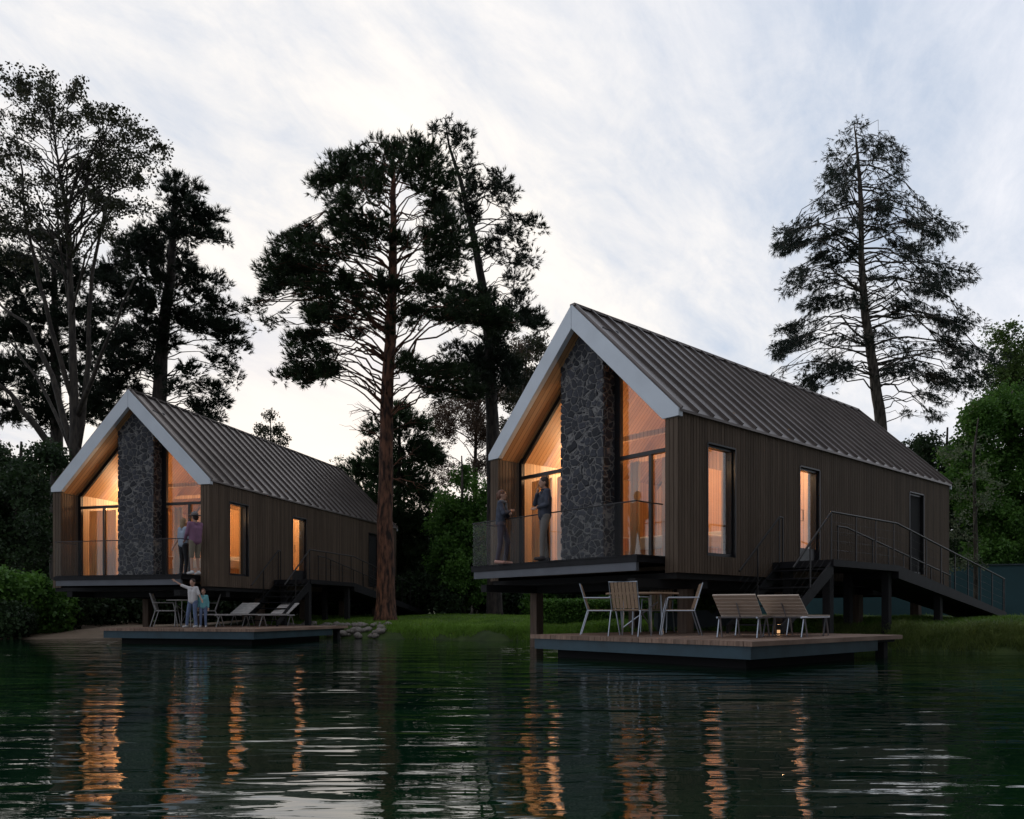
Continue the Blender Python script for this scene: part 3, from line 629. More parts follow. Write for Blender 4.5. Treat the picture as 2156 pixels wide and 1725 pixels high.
# stand-in lantern, added for the warm pool of light under the loungers
ln = empty('standin_lantern', ((1640-CX)/FPX*14.9, 14.9, DZ), 0, 'stand-in lantern added for the warm light pool between the two near slatted loungers', 'lantern')
MB().box(-.08,.08,-.08,.08,0,.02).build('lantern_base','black_steel',ln); MB().box(-.08,.08,-.08,.08,.22,.24).build('lantern_top','black_steel',ln)
MB().box(-.035,.035,-.03,.03,.021,.08).build('candle','candle_glow',ln)
for a, b in ((-1,-1),(1,-1),(1,1),(-1,1)): MB().box(a*.07-.006,a*.07+.006,b*.07-.006,b*.07+.006,.02,.22).build('lantern_post','black_steel',ln)
pl = bpy.data.lights.new('standin_light','POINT'); pl.energy = 4; pl.color = (1,.55,.25); pl.shadow_soft_size = .05; plo = bpy.data.objects.new('standin_light', pl); link(plo, ln); plo.location = (0,0,.17)
# ================================================================ PEOPLE (local: +X is forward, +Y the person's left)
def remesh(o, vox=.011, it=3):
    m = o.modifiers.new('remesh','REMESH'); m.mode = 'VOXEL'; m.voxel_size = vox; m.use_smooth_shade = True
    s = o.modifiers.new('smooth','SMOOTH'); s.iterations = it; s.factor = .5; return o
def person(loc, rz, H, label, J={}, top='navy_jacket', bottom='jeans', shoe='dark_shoe', hair='brown_hair', skin='skin', hairstyle='short', shorts=False, sleeve=True, female=False, extra=None, child=False, group=None):
    k = H/1.75; r = empty('person', loc, rz, label, 'person', group)
    sw = .155 if female else .185
    if child: sw = .15
    D = dict(pelvis=(0,0,.95), chest=(0,0,1.27), neck=(0,0,1.47), head=(.02,0,1.62),
        Ls=(0,sw,1.42), Rs=(0,-sw,1.42), Le=(-.02,sw+.06,1.13), Re=(-.02,-sw-.06,1.13), Lh=(.06,sw+.05,.88), Rh=(.06,-sw-.05,.88),
        Lhip=(0,.09,.92), Rhip=(0,-.09,.92), Lk=(.03,.10,.50), Rk=(.03,-.10,.50), La=(0,.11,.08), Ra=(0,-.11,.08), Lt=(.15,.13,.03), Rt=(.15,-.13,.03))
    D.update(J); D = {a: Vector(b)*k for a, b in D.items()}
    hs = 1.12 if child else 1.0
    b = MB(); c = lambda p, q, r1, r2: b.cone(D[p] if isinstance(p, str) else p, D[q] if isinstance(q, str) else q, r1*k, r2*k)
    hd = D['head']; rh = .10*k*hs
    def head(mb):
        mb.ell(hd+Vector((0,0,.01*k)), (rh*.95, rh*.76, rh*1.12)); mb.ell(hd+Vector((.035*k,0,-.055*k)), (rh*.55, rh*.5, rh*.62))
        mb.cone(hd+Vector((rh*.85,0,.0)), hd+Vector((rh*1.12,0,-.022*k)), .008*k, .012*k)
        for s_ in (-1,1): mb.ell(hd+Vector((-.005*k, s_*rh*.78, -.005*k)), (.022*k,.012*k,.03*k))
        mb.cone(hd+Vector((-.02*k,0,-.05*k)), D['neck']+Vector((0,0,-.03*k)), .05*k, .058*k)
    head(b)
    tw = .10 if female else .115
    for s_, n in ((1,'L'),(-1,'R')):
        c(D['pelvis']+Vector((0,s_*.06*k,0)), D['chest']+Vector((0,s_*.07*k,0)), tw*.95, tw)
        c(D['chest']+Vector((0,s_*.07*k,.0)), D[n+'s']-Vector((0,s_*.03*k,.02*k)), tw, .062)
        c(D['neck']-Vector((0,0,.03*k)), n+'s', .05, .055)
        c(n+'s', n+'e', .048, .036); c(n+'e', n+'h', .036, .024)
        c(n+'hip', n+'k', .085, .052); c(n+'k', n+'a', .052, .036); c(D[n+'a']+Vector((-.03*k,0,-.03*k)), n+'t', .038, .028)
        # hand: palm, four unequal bent fingers and a thumb
        w_ = D[n+'h']; d = (w_-D[n+'e']).normalized(); sd = d.cross(Vector((1,0,0.3))).normalized(); up = sd.cross(d)
        pc = w_+d*.07*k; b.cone(w_, pc, .024*k, .030*k)
        for fi, ln_ in enumerate((.062,.072,.068,.052)):
            o_ = sd*(fi-1.5)*.018*k; p1 = pc+o_+d*.025*k; p2 = p1+d*ln_*.55*k+up*.006*k; p3 = p2+d*ln_*.4*k+up*.022*k
            b.cone(pc+o_, p1, .009*k, .009*k, 6); b.cone(p1, p2, .0088*k, .008*k, 6); b.cone(p2, p3, .008*k, .007*k, 6)
        tb = w_+d*.025*k-sd*.022*k; t2 = tb+d*.03*k-sd*.022*k; b.cone(tb, t2, .011*k, .010*k, 6); b.cone(t2, t2+d*.028*k, .010*k, .008*k, 6)
    body = b.build('body', skin, r, True); remesh(body, .0085*k+.002, 2)
    e = MB()
    for s_ in (-1,1): e.ell(hd+Vector((rh*.86, s_*rh*.34, .012*k)), (.010*k,.014*k,.008*k), 8, 5)
    e.build('eyes','eye',r,True)
    MB().ell(hd+Vector((rh*.98,0,-.055*k)), (.008*k,.024*k,.007*k), 8, 5).build('mouth','lips',r,True)
    g = .014
    t = MB(); ct = lambda p, q, r1, r2: t.cone(D[p] if isinstance(p, str) else p, D[q] if isinstance(q, str) else q, (r1+g)*k, (r2+g)*k)
    for s_, n in ((1,'L'),(-1,'R')):
        ct(D['pelvis']+Vector((0,s_*.055*k,0)), D['chest']+Vector((0,s_*.07*k,0)), tw, tw+.004)
        ct(D['chest']+Vector((0,s_*.07*k,0)), D[n+'s']-Vector((0,s_*.03*k,.02*k)), tw, .066)
        ct(D['neck']-Vector((0,0,.04*k)), n+'s', .048, .055); ct(n+'s', n+'e', .05, .04)
        if sleeve: ct(n+'e', D[n+'e'].lerp(D[n+'h'],.9), .04, .028)
    remesh(t.build('top', top, r, True), .012*k, 3)
    q = MB(); cq = lambda p, q_, r1, r2: q.cone(D[p] if isinstance(p, str) else p, D[q_] if isinstance(q_, str) else q_, (r1+g*.8)*k, (r2+g*.8)*k)
    for s_, n in ((1,'L'),(-1,'R')):
        cq(D['pelvis']+Vector((0,s_*.05*k,.02*k)), n+'hip', tw*.95, .092); cq(n+'hip', n+'k', .088, .054)
        if not shorts: cq(n+'k', D[n+'k'].lerp(D[n+'a'],.93), .054, .042)
    remesh(q.build('shorts' if shorts else 'trousers', bottom, r, True), .011*k, 3)
    for n in 'LR':
        s = MB(); s.cone(D[n+'a']+Vector((-.035*k,0,-.035*k)), D[n+'t'], .044*k, .036*k); s.cone(D[n+'a'], D[n+'a']+Vector((0,0,-.03*k)), .044*k, .044*k)
        so_ = s.build('shoe', shoe, r, True); remesh(so_, .01*k, 2)
    h = MB(); h.ell(hd+Vector((-.018*k,0,.04*k)), (rh*1.0, rh*.88, rh*1.02)); h.ell(hd+Vector((-.05*k,0,-.005*k)), (rh*.68, rh*.84, rh*.95))
    if hairstyle == 'tail': h.ell(hd+Vector((-rh*1.15,0,.03*k)), (rh*.42,rh*.36,rh*.4)); h.cone(hd+Vector((-rh*1.2,0,.02*k)), hd+Vector((-rh*1.35,0,-.10*k)), .03*k, .012*k)
    if hairstyle == 'long': h.ell(hd+Vector((-.055*k,0,-.08*k)), (rh*.62, rh*.85, rh*1.3))
    remesh(h.build('hair', hair, r, True), .011*k, 2)
    if extra: extra(r, D, k, rh, hd)
    return r
def onterr(house, x, D_=-.42): pass
def at(x, Y, z): return ((x-CX)/FPX*Y, Y, z)
TZ = FZ+.002
def scarf(r, D, k, rh, hd):
    s = MB(); 
    for i in range(10):
        a = 2*math.pi*i/10; a2 = 2*math.pi*(i+1)/10; p = D['neck']+Vector((.02*k+.075*k*math.cos(a),.085*k*math.sin(a),-.01*k+.012*k*math.sin(3*a))); p2 = D['neck']+Vector((.02*k+.075*k*math.cos(a2),.085*k*math.sin(a2),-.01*k+.012*k*math.sin(3*a2))); s.cone(p,p2,.04*k,.04*k,8)
    s.cone(D['neck']+Vector((.09*k,.02*k,-.03*k)), D['neck']+Vector((.13*k,.0,-.22*k)), .045*k, .03*k); remesh(s.build('scarf','scarf',r,True), .012, 3)
def hat(r, D, k, rh, hd):
    s = MB(); s.tube([hd+Vector((0,0,.045*k)),hd+Vector((0,0,.055*k))],[.19*k,.18*k],20); s.ell(hd+Vector((0,0,.09*k)),(.105*k,.095*k,.07*k)); s.build('sun_hat','straw',r,True)
def collar(r, D, k, rh, hd):
    s = MB()
    for i in range(12):
        a = 2*math.pi*i/12; a2 = 2*math.pi*(i+1)/12; s.cone(D['neck']+Vector((.065*k*math.cos(a),.068*k*math.sin(a),.01*k)), D['neck']+Vector((.065*k*math.cos(a2),.068*k*math.sin(a2),.01*k)), .018*k,.018*k,6)
    s.build('collar','navy_jacket',r,True)
person(at(1147,16.25,TZ), R(195), 1.78, 'man in dark padded jacket and grey trousers on the right terrace, hand at chin',
    dict(Re=(.15,-.20,1.20), Rh=(.15,-.04,1.41), Le=(.02,.23,1.14), Lh=(.17,.05,1.10), head=(.03,0,1.62), Lk=(.08,.10,.50), La=(.10,.13,.08), Lt=(.25,.16,.03), Rk=(.0,-.10,.50), Ra=(-.08,-.12,.08), Rt=(.07,-.16,.03)), 'navy_jacket','grey_trousers','dark_shoe','brown_hair', extra=collar)
person(at(1056,17.25,TZ), R(-12), 1.66, 'woman with ponytail, scarf and crossed arms at the left end of the right cabin terrace',
    dict(Re=(.10,-.21,1.17), Rh=(.20,.02,1.24), Le=(.10,.21,1.15), Lh=(.20,-.03,1.16), pelvis=(-.02,0,.95), Lk=(.14,.09,.52), La=(.06,.10,.08), Lt=(.21,.12,.03), Rk=(-.01,-.08,.50), Ra=(-.08,-.10,.08), Rt=(.07,-.13,.03)), 'denim_jacket','leggings','pink_shoe','auburn_hair', hairstyle='tail', female=True, extra=scarf)
person(at(386,22.4,TZ), R(60), 1.66, 'woman in pale blue top and black trousers seen from behind on the left cabin terrace',
    dict(Le=(.04,.27,1.15), Lh=(-.06,.36,.90), Re=(.05,-.22,1.15), Rh=(.20,-.2,1.02)), 'pale_blue_cloth','black_cloth','dark_shoe','blonde_hair', hairstyle='long', female=True, sleeve=False)
person(at(411,21.9,TZ), R(150), 1.76, 'person in sun hat, mauve shirt and shorts beside the left cabin terrace glass',
    dict(Re=(.08,-.23,1.15), Rh=(.28,-.18,1.02), Le=(.06,.23,1.14), Lh=(.25,.15,.98)), 'mauve_cloth','khaki_cloth','white_shoe','brown_hair', shorts=True, extra=hat)
person(at(406,21.6,DZ), R(-100), 1.36, 'child in white shirt on the far deck with one arm stretched up to the left',
    dict(Re=(.05,-.40,1.52), Rh=(.08,-.62,1.66), Le=(.02,.25,1.20), Lh=(.05,.36,1.02), Ra=(0,-.24,.08), Rk=(.02,-.18,.50), Rt=(.12,-.30,.03), La=(0,.13,.08)), 'white_cloth','jeans','white_shoe','brown_hair', female=True, child=True, sleeve=False)
person(at(428,21.7,DZ), R(-80), 1.08, 'small child in teal jacket standing beside the pointing child on the far deck',
    dict(Rh=(.04,-.22,.92), Lh=(.03,.22,.90)), 'teal_cloth','jeans','white_shoe','auburn_hair', female=True, child=True)

# ================================================================ VEGETATION
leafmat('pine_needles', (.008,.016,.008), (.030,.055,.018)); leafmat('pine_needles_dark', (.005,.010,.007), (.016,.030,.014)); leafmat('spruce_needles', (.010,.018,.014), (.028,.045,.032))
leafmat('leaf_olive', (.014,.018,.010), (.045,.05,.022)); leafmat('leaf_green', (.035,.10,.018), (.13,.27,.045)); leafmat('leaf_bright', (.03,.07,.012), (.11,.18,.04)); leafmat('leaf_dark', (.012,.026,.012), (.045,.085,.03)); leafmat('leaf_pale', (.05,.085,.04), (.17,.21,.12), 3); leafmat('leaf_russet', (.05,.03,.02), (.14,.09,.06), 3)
leafmat('grass', (.08,.17,.02), (.22,.38,.055), 1.0, .4); leafmat('reed', (.06,.10,.02), (.22,.28,.08), 2, .4)
def rvec(n): v = rng.normal(size=(n,3)); return v/np.linalg.norm(v, axis=1, keepdims=True)
def needles(C, Dr, kind, scl=1.0):
    """C: tuft centres (n,3), Dr: tuft axis (n,3). returns triangles"""
    n = len(C)
    if kind == 'pine': k, ln, wd, spread = 12, .20, .027, .7
    elif kind == 'spruce': k, ln, wd, spread = 8, .17, .026, .85
    else: k, ln, wd, spread = 1, 0, 0, 0
    if kind in ('pine','spruce'):
        A = np.repeat(C, k, 0); d = np.repeat(Dr, k, 0)+rvec(n*k)*spread; d /= np.linalg.norm(d, axis=1, keepdims=True)
        if kind == 'spruce': d[:,2] -= .25
        l = ln*scl*rng.uniform(.6,1.2,(n*k,1)); s = np.cross(d, rvec(n*k)); s /= np.linalg.norm(s, axis=1, keepdims=True)+1e-9
        A = A+np.repeat(Dr,k,0)*rng.uniform(-.06,.06,(n*k,1))*scl
        V = np.stack([A-s*wd*scl*.5, A+s*wd*scl*.5, A+d*l], 1).reshape(-1,3)
        return V
    # leaves: several folded leaf quads as two triangles each
    k = 6; A = np.repeat(C, k, 0)+rvec(n*k)*rng.uniform(.02,.16,(n*k,1))*scl; d = rvec(n*k)*.8+np.array([0,0,-.3]); d /= np.linalg.norm(d, axis=1, keepdims=True)
    s = np.cross(d, rvec(n*k)); s /= np.linalg.norm(s, axis=1, keepdims=True)+1e-9; l = .095*scl*rng.uniform(.6,1.3,(n*k,1))
    V = np.stack([A, A+d*l*.5+s*l*.33, A+d*l, A, A+d*l, A+d*l*.5-s*l*.33], 1).reshape(-1,3); return V
def trimesh(name, V, m, parent):
    F = np.arange(len(V)).reshape(-1,3); return npmesh(name, V, F, m, parent)
def bez(a, b, sag, n=6, wig=.0):
    pts = []; 
    for i in range(n+1):
        u = i/n; p = a.lerp(b, u); p = p+Vector((0,0,sag*4*u*(1-u)))
        if 0 < i < n: p = p+Vector((random.uniform(-1,1),random.uniform(-1,1),random.uniform(-1,1)))*wig
        pts.append(p)
    return pts
def tree(name, label, Y, trunk, pads, zf, kind='pine', leafm='pine_needles', barkm='bark_dark', rise=.35, dens=1.0, group=None, depth=.8, cat='tree', scl=1.0, twigs=7, bw=.022, stems=None, tn=8, ext=None, fill=0, wig=.03):
    """trunk: [(x,y,radius m)] pixels from base to top; pads: (x,y,rx,ry[,density]) in zoom units through zf"""
    zf = zf or (lambda x, y, s: (x, y, s)); px = Y/FPX
    tp = [P(x, y, Y) for x, y, _ in trunk]; tr = [r for _, _, r in trunk]
    base = tp[0]; gz = float(hgt(base.x, base.y)); tp[0] = Vector((base.x, base.y, gz-.15))
    root = empty(name, (base.x, base.y, gz), 0, label, cat, group); off = Vector((base.x, base.y, gz))
    tb = MB(); 
    # smooth the trunk
    fine, fr_ = [], []
    for i in range(len(tp)-1):
        for k in range(5):
            u = k/5; fine.append(tp[i].lerp(tp[i+1], u)+Vector((random.uniform(-1,1),random.uniform(-1,1),0))*tr[i]*.10); fr_.append(tr[i]*(1-u)+tr[i+1]*u)
    fine.append(tp[-1]); fr_.append(tr[-1])
    f0 = fine[0]; fine = [f0]+[f0+Vector((0,0,.35))]+fine[1:]; fr_ = [fr_[0]*1.45, fr_[0]*1.15]+fr_[1:]
    if fine[2].z < fine[1].z: fine.pop(1); fr_.pop(1)
    tb.tube(fine, fr_, 12)
    for stp in (stems or []): 
        sp = [P(x, y, Y+dy) for x, y, _, dy in stp]; 
        fs_, rs_ = [], []
        for i in range(len(sp)-1):
            for k in range(4): u = k/4; fs_.append(sp[i].lerp(sp[i+1],u)+Vector((random.uniform(-1,1),random.uniform(-1,1),random.uniform(-1,1)))*.04); rs_.append(stp[i][2]*(1-u)+stp[i+1][2]*u)
        fs_.append(sp[-1]); rs_.append(stp[-1][2]); tb.tube(fs_, rs_, 8)
    zmin, zmax = tp[0].z, tp[-1].z
    def trunk_at(z):
        for i in range(len(fine)-1):
            if fine[i].z <= z <= fine[i+1].z: return fine[i].lerp(fine[i+1], (z-fine[i].z)/max(1e-6, fine[i+1].z-fine[i].z)), fr_[i]
        return (fine[-1], fr_[-1]) if z > zmax else (fine[0], fr_[0])
    VS = []
    hwid = max(abs((zf(p[0],p[1],1)[0]-trunk[-1][0])) for p in pads)*px
    allp = []
    if fill: pads = list(pads)+[(p[0]+random.uniform(-1,1)*p[2]*1.1, p[1]+random.uniform(-1,1)*p[3]*1.1, p[2]*.55, p[3]*.55, (p[4] if len(p) > 4 else 1)*.6) for p in pads for _ in range(fill)]
    for p in pads:
        x, y, s_ = zf(p[0], p[1], 1); rx, ry = p[2]*zf(0,0,1)[2], p[3]*zf(0,0,1)[2]; dn = p[4] if len(p) > 4 else 1
        c = P(x, y, Y); tpt, _ = trunk_at(c.z); dxm = abs(c.x-tpt.x)
        lim = math.sqrt(max(.05, 1-(dxm/(hwid*1.05+.01))**2))*min(hwid, dxm+1.6)*depth
        dy = random.uniform(-1,1)*lim
        c = P(x, y, Y+dy); allp.append((c, rx*px, ry*px, dn))
        if dxm < hwid*.65 and random.random() < .45:   # matching bough on the far side so the crown is round from elsewhere too
            c2 = P(x, y, Y-dy*1.2+(.5 if dy < 0 else -.5)); allp.append((c2, rx*px*.9, ry*px*.9, dn*.8))
    for (c, rx, ry, dn) in allp:
        tpt, _ = trunk_at(c.z); hd = math.hypot(c.x-tpt.x, c.y-tpt.y)
        st, srad = trunk_at(min(max(c.z-rise*hd-.1, zmin+(zmax-zmin)*.12), zmax-.05))
        ln_ = (c-st).length; r0 = min(srad*.55, bw*(.5+ln_*.32)); bp = bez(st, c, (.16 if rise > 0 else .12)*hd, 7, wig*ln_**.5)
        tb.tube(bp, [r0*(1-.8*i/7) for i in range(8)], 5)
        # twigs
        nt = max(3, int(twigs*(1+rx*ry*1.3)*dn)); tips = []
        for q in range(nt):
            v = Vector(rng.normal(size=3)); v.normalize(); v *= rng.uniform(.55,1.0)
            e = c+Vector((v.x*rx, v.y*rx, v.z*ry)); s0 = bp[random.choice((5,6,7))] if random.random() < .75 else bp[4]
            tw_ = bez(s0, e, .05*(e-s0).length*(1 if rise > 0 else -1), 3, .02); tb.tube(tw_, [r0*.22+.004, r0*.16+.003, .005, .003], 3)
            L_ = (e-s0).length; m_ = max(3, int(L_/.07*dens*dn)); us = rng.uniform(.3,1.04,m_)
            a = np.array(s0)[None]+(np.array(e)-np.array(s0))[None]*us[:,None]+rng.normal(size=(m_,3))*.06
            ax = np.array(e-s0)/max(L_,1e-3)+np.array([0,0,.55 if kind == 'pine' else (-.15 if kind == 'spruce' else 0)]); ax /= np.linalg.norm(ax)
            VS.append(needles(a, np.repeat(ax[None], m_, 0), kind, scl))
        m_ = int(dens*dn*rx*rx*ry*110)+int(26*dens*dn)
        v = rvec(m_)*rng.uniform(.3,1,(m_,1))**.5; a = np.array(c)[None]+v*np.array([rx,rx,ry]); ax = v+np.array([0,0,.6 if kind == 'pine' else 0]); ax /= np.linalg.norm(ax,axis=1,keepdims=True)+1e-6
        VS.append(needles(a, ax, kind, scl))
    if ext: ext(tb, tp, off)
    tb.v = [(v[0]-off.x, v[1]-off.y, v[2]-off.z) for v in tb.v]
    tb.build('trunk', barkm, root, True)
    V = np.concatenate(VS)-np.array(off); trimesh('crown', V, leafm, root)
    return root
zB = lambda x, y, s: (500.2+.4748*x, 215.6+.4748*y, .4748)
zC = lambda x, y, s: (1595.5+.5249*x, 215.6+.5249*y, .5249)
zA = lambda x, y, s: (.5501*x, 86.2+.5501*y, .5501)
pine = [(640,230,90,80),(770,200,80,60),(850,270,110,100),(540,290,90,80),(430,300,80,70),(360,370,70,60),(560,390,100,70),(640,340,80,60),(880,380,90,90),(450,440,70,50),(720,300,70,60),
 (900,500,80,70),(960,570,90,80),(1000,640,90,80),(900,700,90,60),(850,600,60,60),(560,560,100,50),(440,540,60,50),(640,600,100,50),(520,640,90,50),(720,620,70,40),
 (200,630,70,50),(300,640,90,50),(170,720,80,60),(150,780,70,50),(260,760,100,60),(360,720,90,60),(330,830,100,50),(450,800,80,50),(150,840,50,40),(620,800,100,45),(700,830,80,45),
 (400,960,90,60),(470,1000,80,50),(570,900,60,40),(340,940,60,40),(820,820,90,60),(900,850,100,70),(1010,880,100,80),(1080,940,90,70),(940,950,90,50),(1150,980,80,60),(800,930,70,40),
 (280,1050,50,50),(260,1130,60,60,.8),(200,1220,60,40,.8),(300,1210,60,50,.8),(390,1200,50,40,.8),(370,1110,40,40,.7),(60,930,60,40,.35),(110,990,50,40,.35),(30,900,40,30,.3),
 (760,1160,70,50),(830,1210,80,60),(920,1180,90,70),(1000,1230,90,70),(880,1290,70,50),(1050,1290,60,40),(620,1000,50,30,.6),(730,960,60,40,.7)]
def deadtwigs(tb, tp, off):
    for (x0,y0,x1,y1) in ((815,860,735,800),(815,880,735,868),(814,905,760,862),(813,930,735,905),(816,915,880,890),(813,990,880,960),(812,1010,890,1030)):
        a = P(x0,y0,28); e = P(x1,y1,28+random.uniform(-1,1)); bp = bez(a,e,.15,7,.06); tb.tube(bp,[.035-.004*i for i in range(8)],5)
        for q in range(7):
            s0 = bp[random.randint(2,6)]; e2 = s0+(e-a).normalized()*random.uniform(.3,.8)+Vector((random.uniform(-.3,.3),random.uniform(-.3,.3),random.uniform(-.4,.4))); tb.tube(bez(s0,e2,.03,3,.04),[.012,.009,.006,.004],3)
tree('pine_tree', 'tall pine with thick reddish trunk on the lawn just right of the left cabin', 28, [(812,1300,.36),(811,1035,.27),(816,833,.23),(823,690,.20),(828,548,.15),(828,405,.10),(828,325,.04)], pine, zB, 'pine','pine_needles','bark_red', .17, 1.0, ext=deadtwigs, twigs=9, fill=1, wig=.085)
con2 = [(930,100,40,40,.35),(880,120,40,35,.3),(985,130,30,40,.35),(1000,190,50,40,.4),(950,160,40,40,.4),(1040,260,50,50,.6),(1010,300,50,50,.6),(1100,380,60,50,.7),(1170,350,60,50,.7),(1190,420,50,50,.6),(1060,400,50,40),(1030,480,60,50),(1250,530,70,45,.7),(1320,540,50,40,.7),(1180,590,60,40,.9),(1270,620,50,50,.6),(1300,690,60,50,.8),(1210,700,50,50,.5),(1240,790,70,50,.8),(1270,880,60,50,.8),(1310,960,60,50),(1340,990,40,40),(1250,930,50,60,.7),(1120,640,50,40,.7),(1090,870,70,60),(1160,930,70,50),(1100,1130,120,70,1.2),(1170,1170,90,70,1.2),(1050,1180,90,70,1.2),(1210,1230,60,50,1.1),(1080,1260,90,50,1.1),(1180,1030,70,50),(980,1120,80,60),(1130,1050,80,50)]
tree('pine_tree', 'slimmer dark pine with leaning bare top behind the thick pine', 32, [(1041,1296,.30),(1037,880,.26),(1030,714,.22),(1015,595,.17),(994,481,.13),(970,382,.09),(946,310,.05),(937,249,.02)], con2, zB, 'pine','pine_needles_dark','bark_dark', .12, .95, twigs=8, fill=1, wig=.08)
spr = [(400,90,45,30),(330,140,50,35),(320,210,50,45),(340,270,70,50),(280,320,50,45),(350,330,60,50),(460,170,50,40),(520,180,50,40),(480,240,60,50),(560,240,40,35),(500,310,70,50),(580,310,40,35),(540,370,60,40),(320,400,60,50),(270,420,50,30),(480,430,60,40),(560,440,60,45),(180,500,70,35),(110,530,50,40),(80,590,35,25),(150,560,50,30),(300,520,60,40),(380,480,50,35),(500,500,60,35),(620,480,50,30),(700,470,50,40),(730,520,60,40),(790,510,45,35),(690,560,60,35),(240,610,50,35),(300,640,60,40),(360,590,50,35),(570,590,80,40),(650,630,80,45),(720,650,70,40),(790,700,70,40),(850,700,40,35),(740,740,70,40),(680,770,70,35),(150,700,50,40),(120,750,45,35),(200,720,50,40),(270,730,60,40),(330,700,50,35),(480,690,60,35),(560,720,60,35),(220,810,60,40),(290,800,60,40),(380,800,60,35),(510,790,60,35),(600,830,80,35),(700,860,80,35),(790,890,80,40),(870,900,60,35),(100,930,55,40),(80,990,40,35),(160,960,50,40),(220,900,60,40),(300,960,80,50,1.3),(370,940,60,45,1.3),(280,1040,80,50,1.3),(230,1090,60,45),(330,1080,60,40),(180,1130,50,40),(80,1090,40,25,.6),(260,1150,60,40),(480,950,60,35),(560,980,70,35),(660,980,80,40),(750,980,80,40),(840,1020,80,45),(930,1030,60,35),(980,1030,35,25),(540,1080,60,30),(640,1080,70,35),(740,1110,70,40),(830,1140,70,45),(900,1110,50,35),(700,1170,60,30),(600,1250,30,20,.6),(720,1260,40,20,.6)]
spr = [(p[0],p[1],p[2],p[3],(p[4] if len(p) > 4 else 1)*random.choice((.3,.5,.7,1.0))) for p in spr]
tree('spruce_tree', 'tall open-branched conifer behind the right cabin roof', 36, [(1868,1296,.32),(1855,903,.26),(1842,793,.22),(1821,662,.18),(1813,530,.13),(1813,425,.11),(1805,320,.06),(1798,258,.02)], spr, zC, 'spruce','spruce_needles','bark_grey', -.12, .95, twigs=8, scl=1.1, fill=1, wig=.08)
lc = [(670,530,50,30,.7),(740,560,50,30,.7),(700,600,50,40),(640,590,40,40),(690,660,60,40),(760,660,60,35),(820,670,50,25,.8),(640,720,60,50),(720,740,60,50),(800,740,60,35,.8),(860,760,40,25,.7),(560,760,70,60),(500,800,70,60),(620,830,80,70),(700,840,60,50),(440,870,70,60),(540,900,90,70),(640,930,80,60),(740,900,50,40),(820,910,50,35,.7),(500,980,90,60),(590,1010,80,60),(760,980,60,45),(850,1020,60,40),(700,1060,60,40),(790,1090,80,45),(880,1120,70,45),(920,1180,50,35,.7),(560,1110,80,50),(640,1150,60,40),(860,1230,50,40,.7),(900,1290,40,40,.6),(480,1150,70,50),(740,1260,60,35,.7),(800,1330,60,40,.8),(850,1380,40,30,.7),(770,1410,60,40,.8),(680,1330,60,30,.7),(820,1450,40,30,.7),(420,1280,80,60),(480,1220,80,50),(380,1340,80,50),(480,1330,70,50),(540,1230,60,50)]
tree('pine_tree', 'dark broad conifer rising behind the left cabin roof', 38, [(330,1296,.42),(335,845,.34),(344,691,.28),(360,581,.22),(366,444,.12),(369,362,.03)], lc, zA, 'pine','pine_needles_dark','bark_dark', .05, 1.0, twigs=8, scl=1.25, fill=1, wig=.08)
dl = [(60,130,60,50),(140,150,50,40),(180,180,50,40),(60,200,60,50),(130,250,60,50),(200,260,50,50),(280,200,30,40),(100,320,60,50),(200,340,70,50),(270,310,50,40),(340,290,50,40),(380,270,40,35),(460,290,60,40),(520,320,50,40),(570,370,50,40),(620,420,50,25),(580,450,60,40),(500,400,60,50),(420,370,60,50),(400,440,70,60),(330,420,60,50),(30,420,60,60),(100,450,60,50),(450,500,80,60,1.3),(370,520,80,70,1.3),(290,530,70,60),(540,530,50,40),(60,560,70,60),(150,540,60,50),(400,620,80,60,1.2),(320,620,70,60),(470,640,50,40),(100,660,70,60),(30,700,60,80),(220,640,60,60),(400,720,60,50),(-60,300,80,70),(-60,450,80,70),(-80,600,80,80),(-90,750,80,80),(560,640,40,40,.6),(180,760,70,60,.6),(300,780,60,60,.6),(60,820,70,60,.6)]
dl = [p if len(p) > 4 else (*p, .75) for p in dl]
zs = lambda z: [(.5501*x, 86.2+.5501*y, r, dy) for x, y, r, dy in z]
dstems = [[(a,b,c*.55,d) for a,b,c,d in q] for q in [zs([(270,1640,.30,0),(140,1480,.22,-.6),(40,1350,.15,-1),(-80,1250,.09,-1.5)]), zs([(290,1600,.26,0),(200,1280,.19,.5),(110,1090,.13,.9),(0,1010,.08,1.2)]), zs([(300,1560,.24,0),(340,1200,.18,.4),(350,900,.13,.6),(400,650,.08,.8),(470,400,.03,1)]), zs([(285,1400,.20,0),(170,1000,.14,-.6),(100,700,.09,-1),(60,300,.03,-1.2)]), zs([(290,1450,.2,0),(420,1130,.10,-1),(520,900,.05,-1.4)]), zs([(270,1560,.16,.2),(150,1300,.10,1.5),(30,1140,.06,1.8)]), zs([(275,1100,.12,0),(230,800,.08,.3),(200,450,.04,.3),(180,200,.02,.4)])]]
tree('broadleaf_tree', 'tall thin-leaved tree with several bare curving stems at the left edge', 31, [(165,1296,.32),(160,980,.24),(155,800,.15),(150,640,.12),(140,450,.07),(110,260,.02)], dl, zA, 'leaf','leaf_olive','bark_pale', .5, .42, stems=dstems, scl=1.25, twigs=9, fill=1, wig=.08)
dk = [(50,850,80,60),(120,900,80,60),(200,950,80,60),(50,980,80,60),(300,920,70,60),(160,1080,90,70),(280,1060,80,60),(60,1120,80,60),(400,1050,70,60),(200,1200,90,60),(350,1150,80,60),(60,1250,80,60),(300,1280,80,60),(150,1350,80,60),(420,1400,70,60),(350,1420,70,50),(30,1420,80,60),(200,1450,80,50),(250,830,60,50),(150,780,70,50),(400,900,60,50),(-40,900,80,70),(-40,1100,80,70),(-40,1300,80,70)]
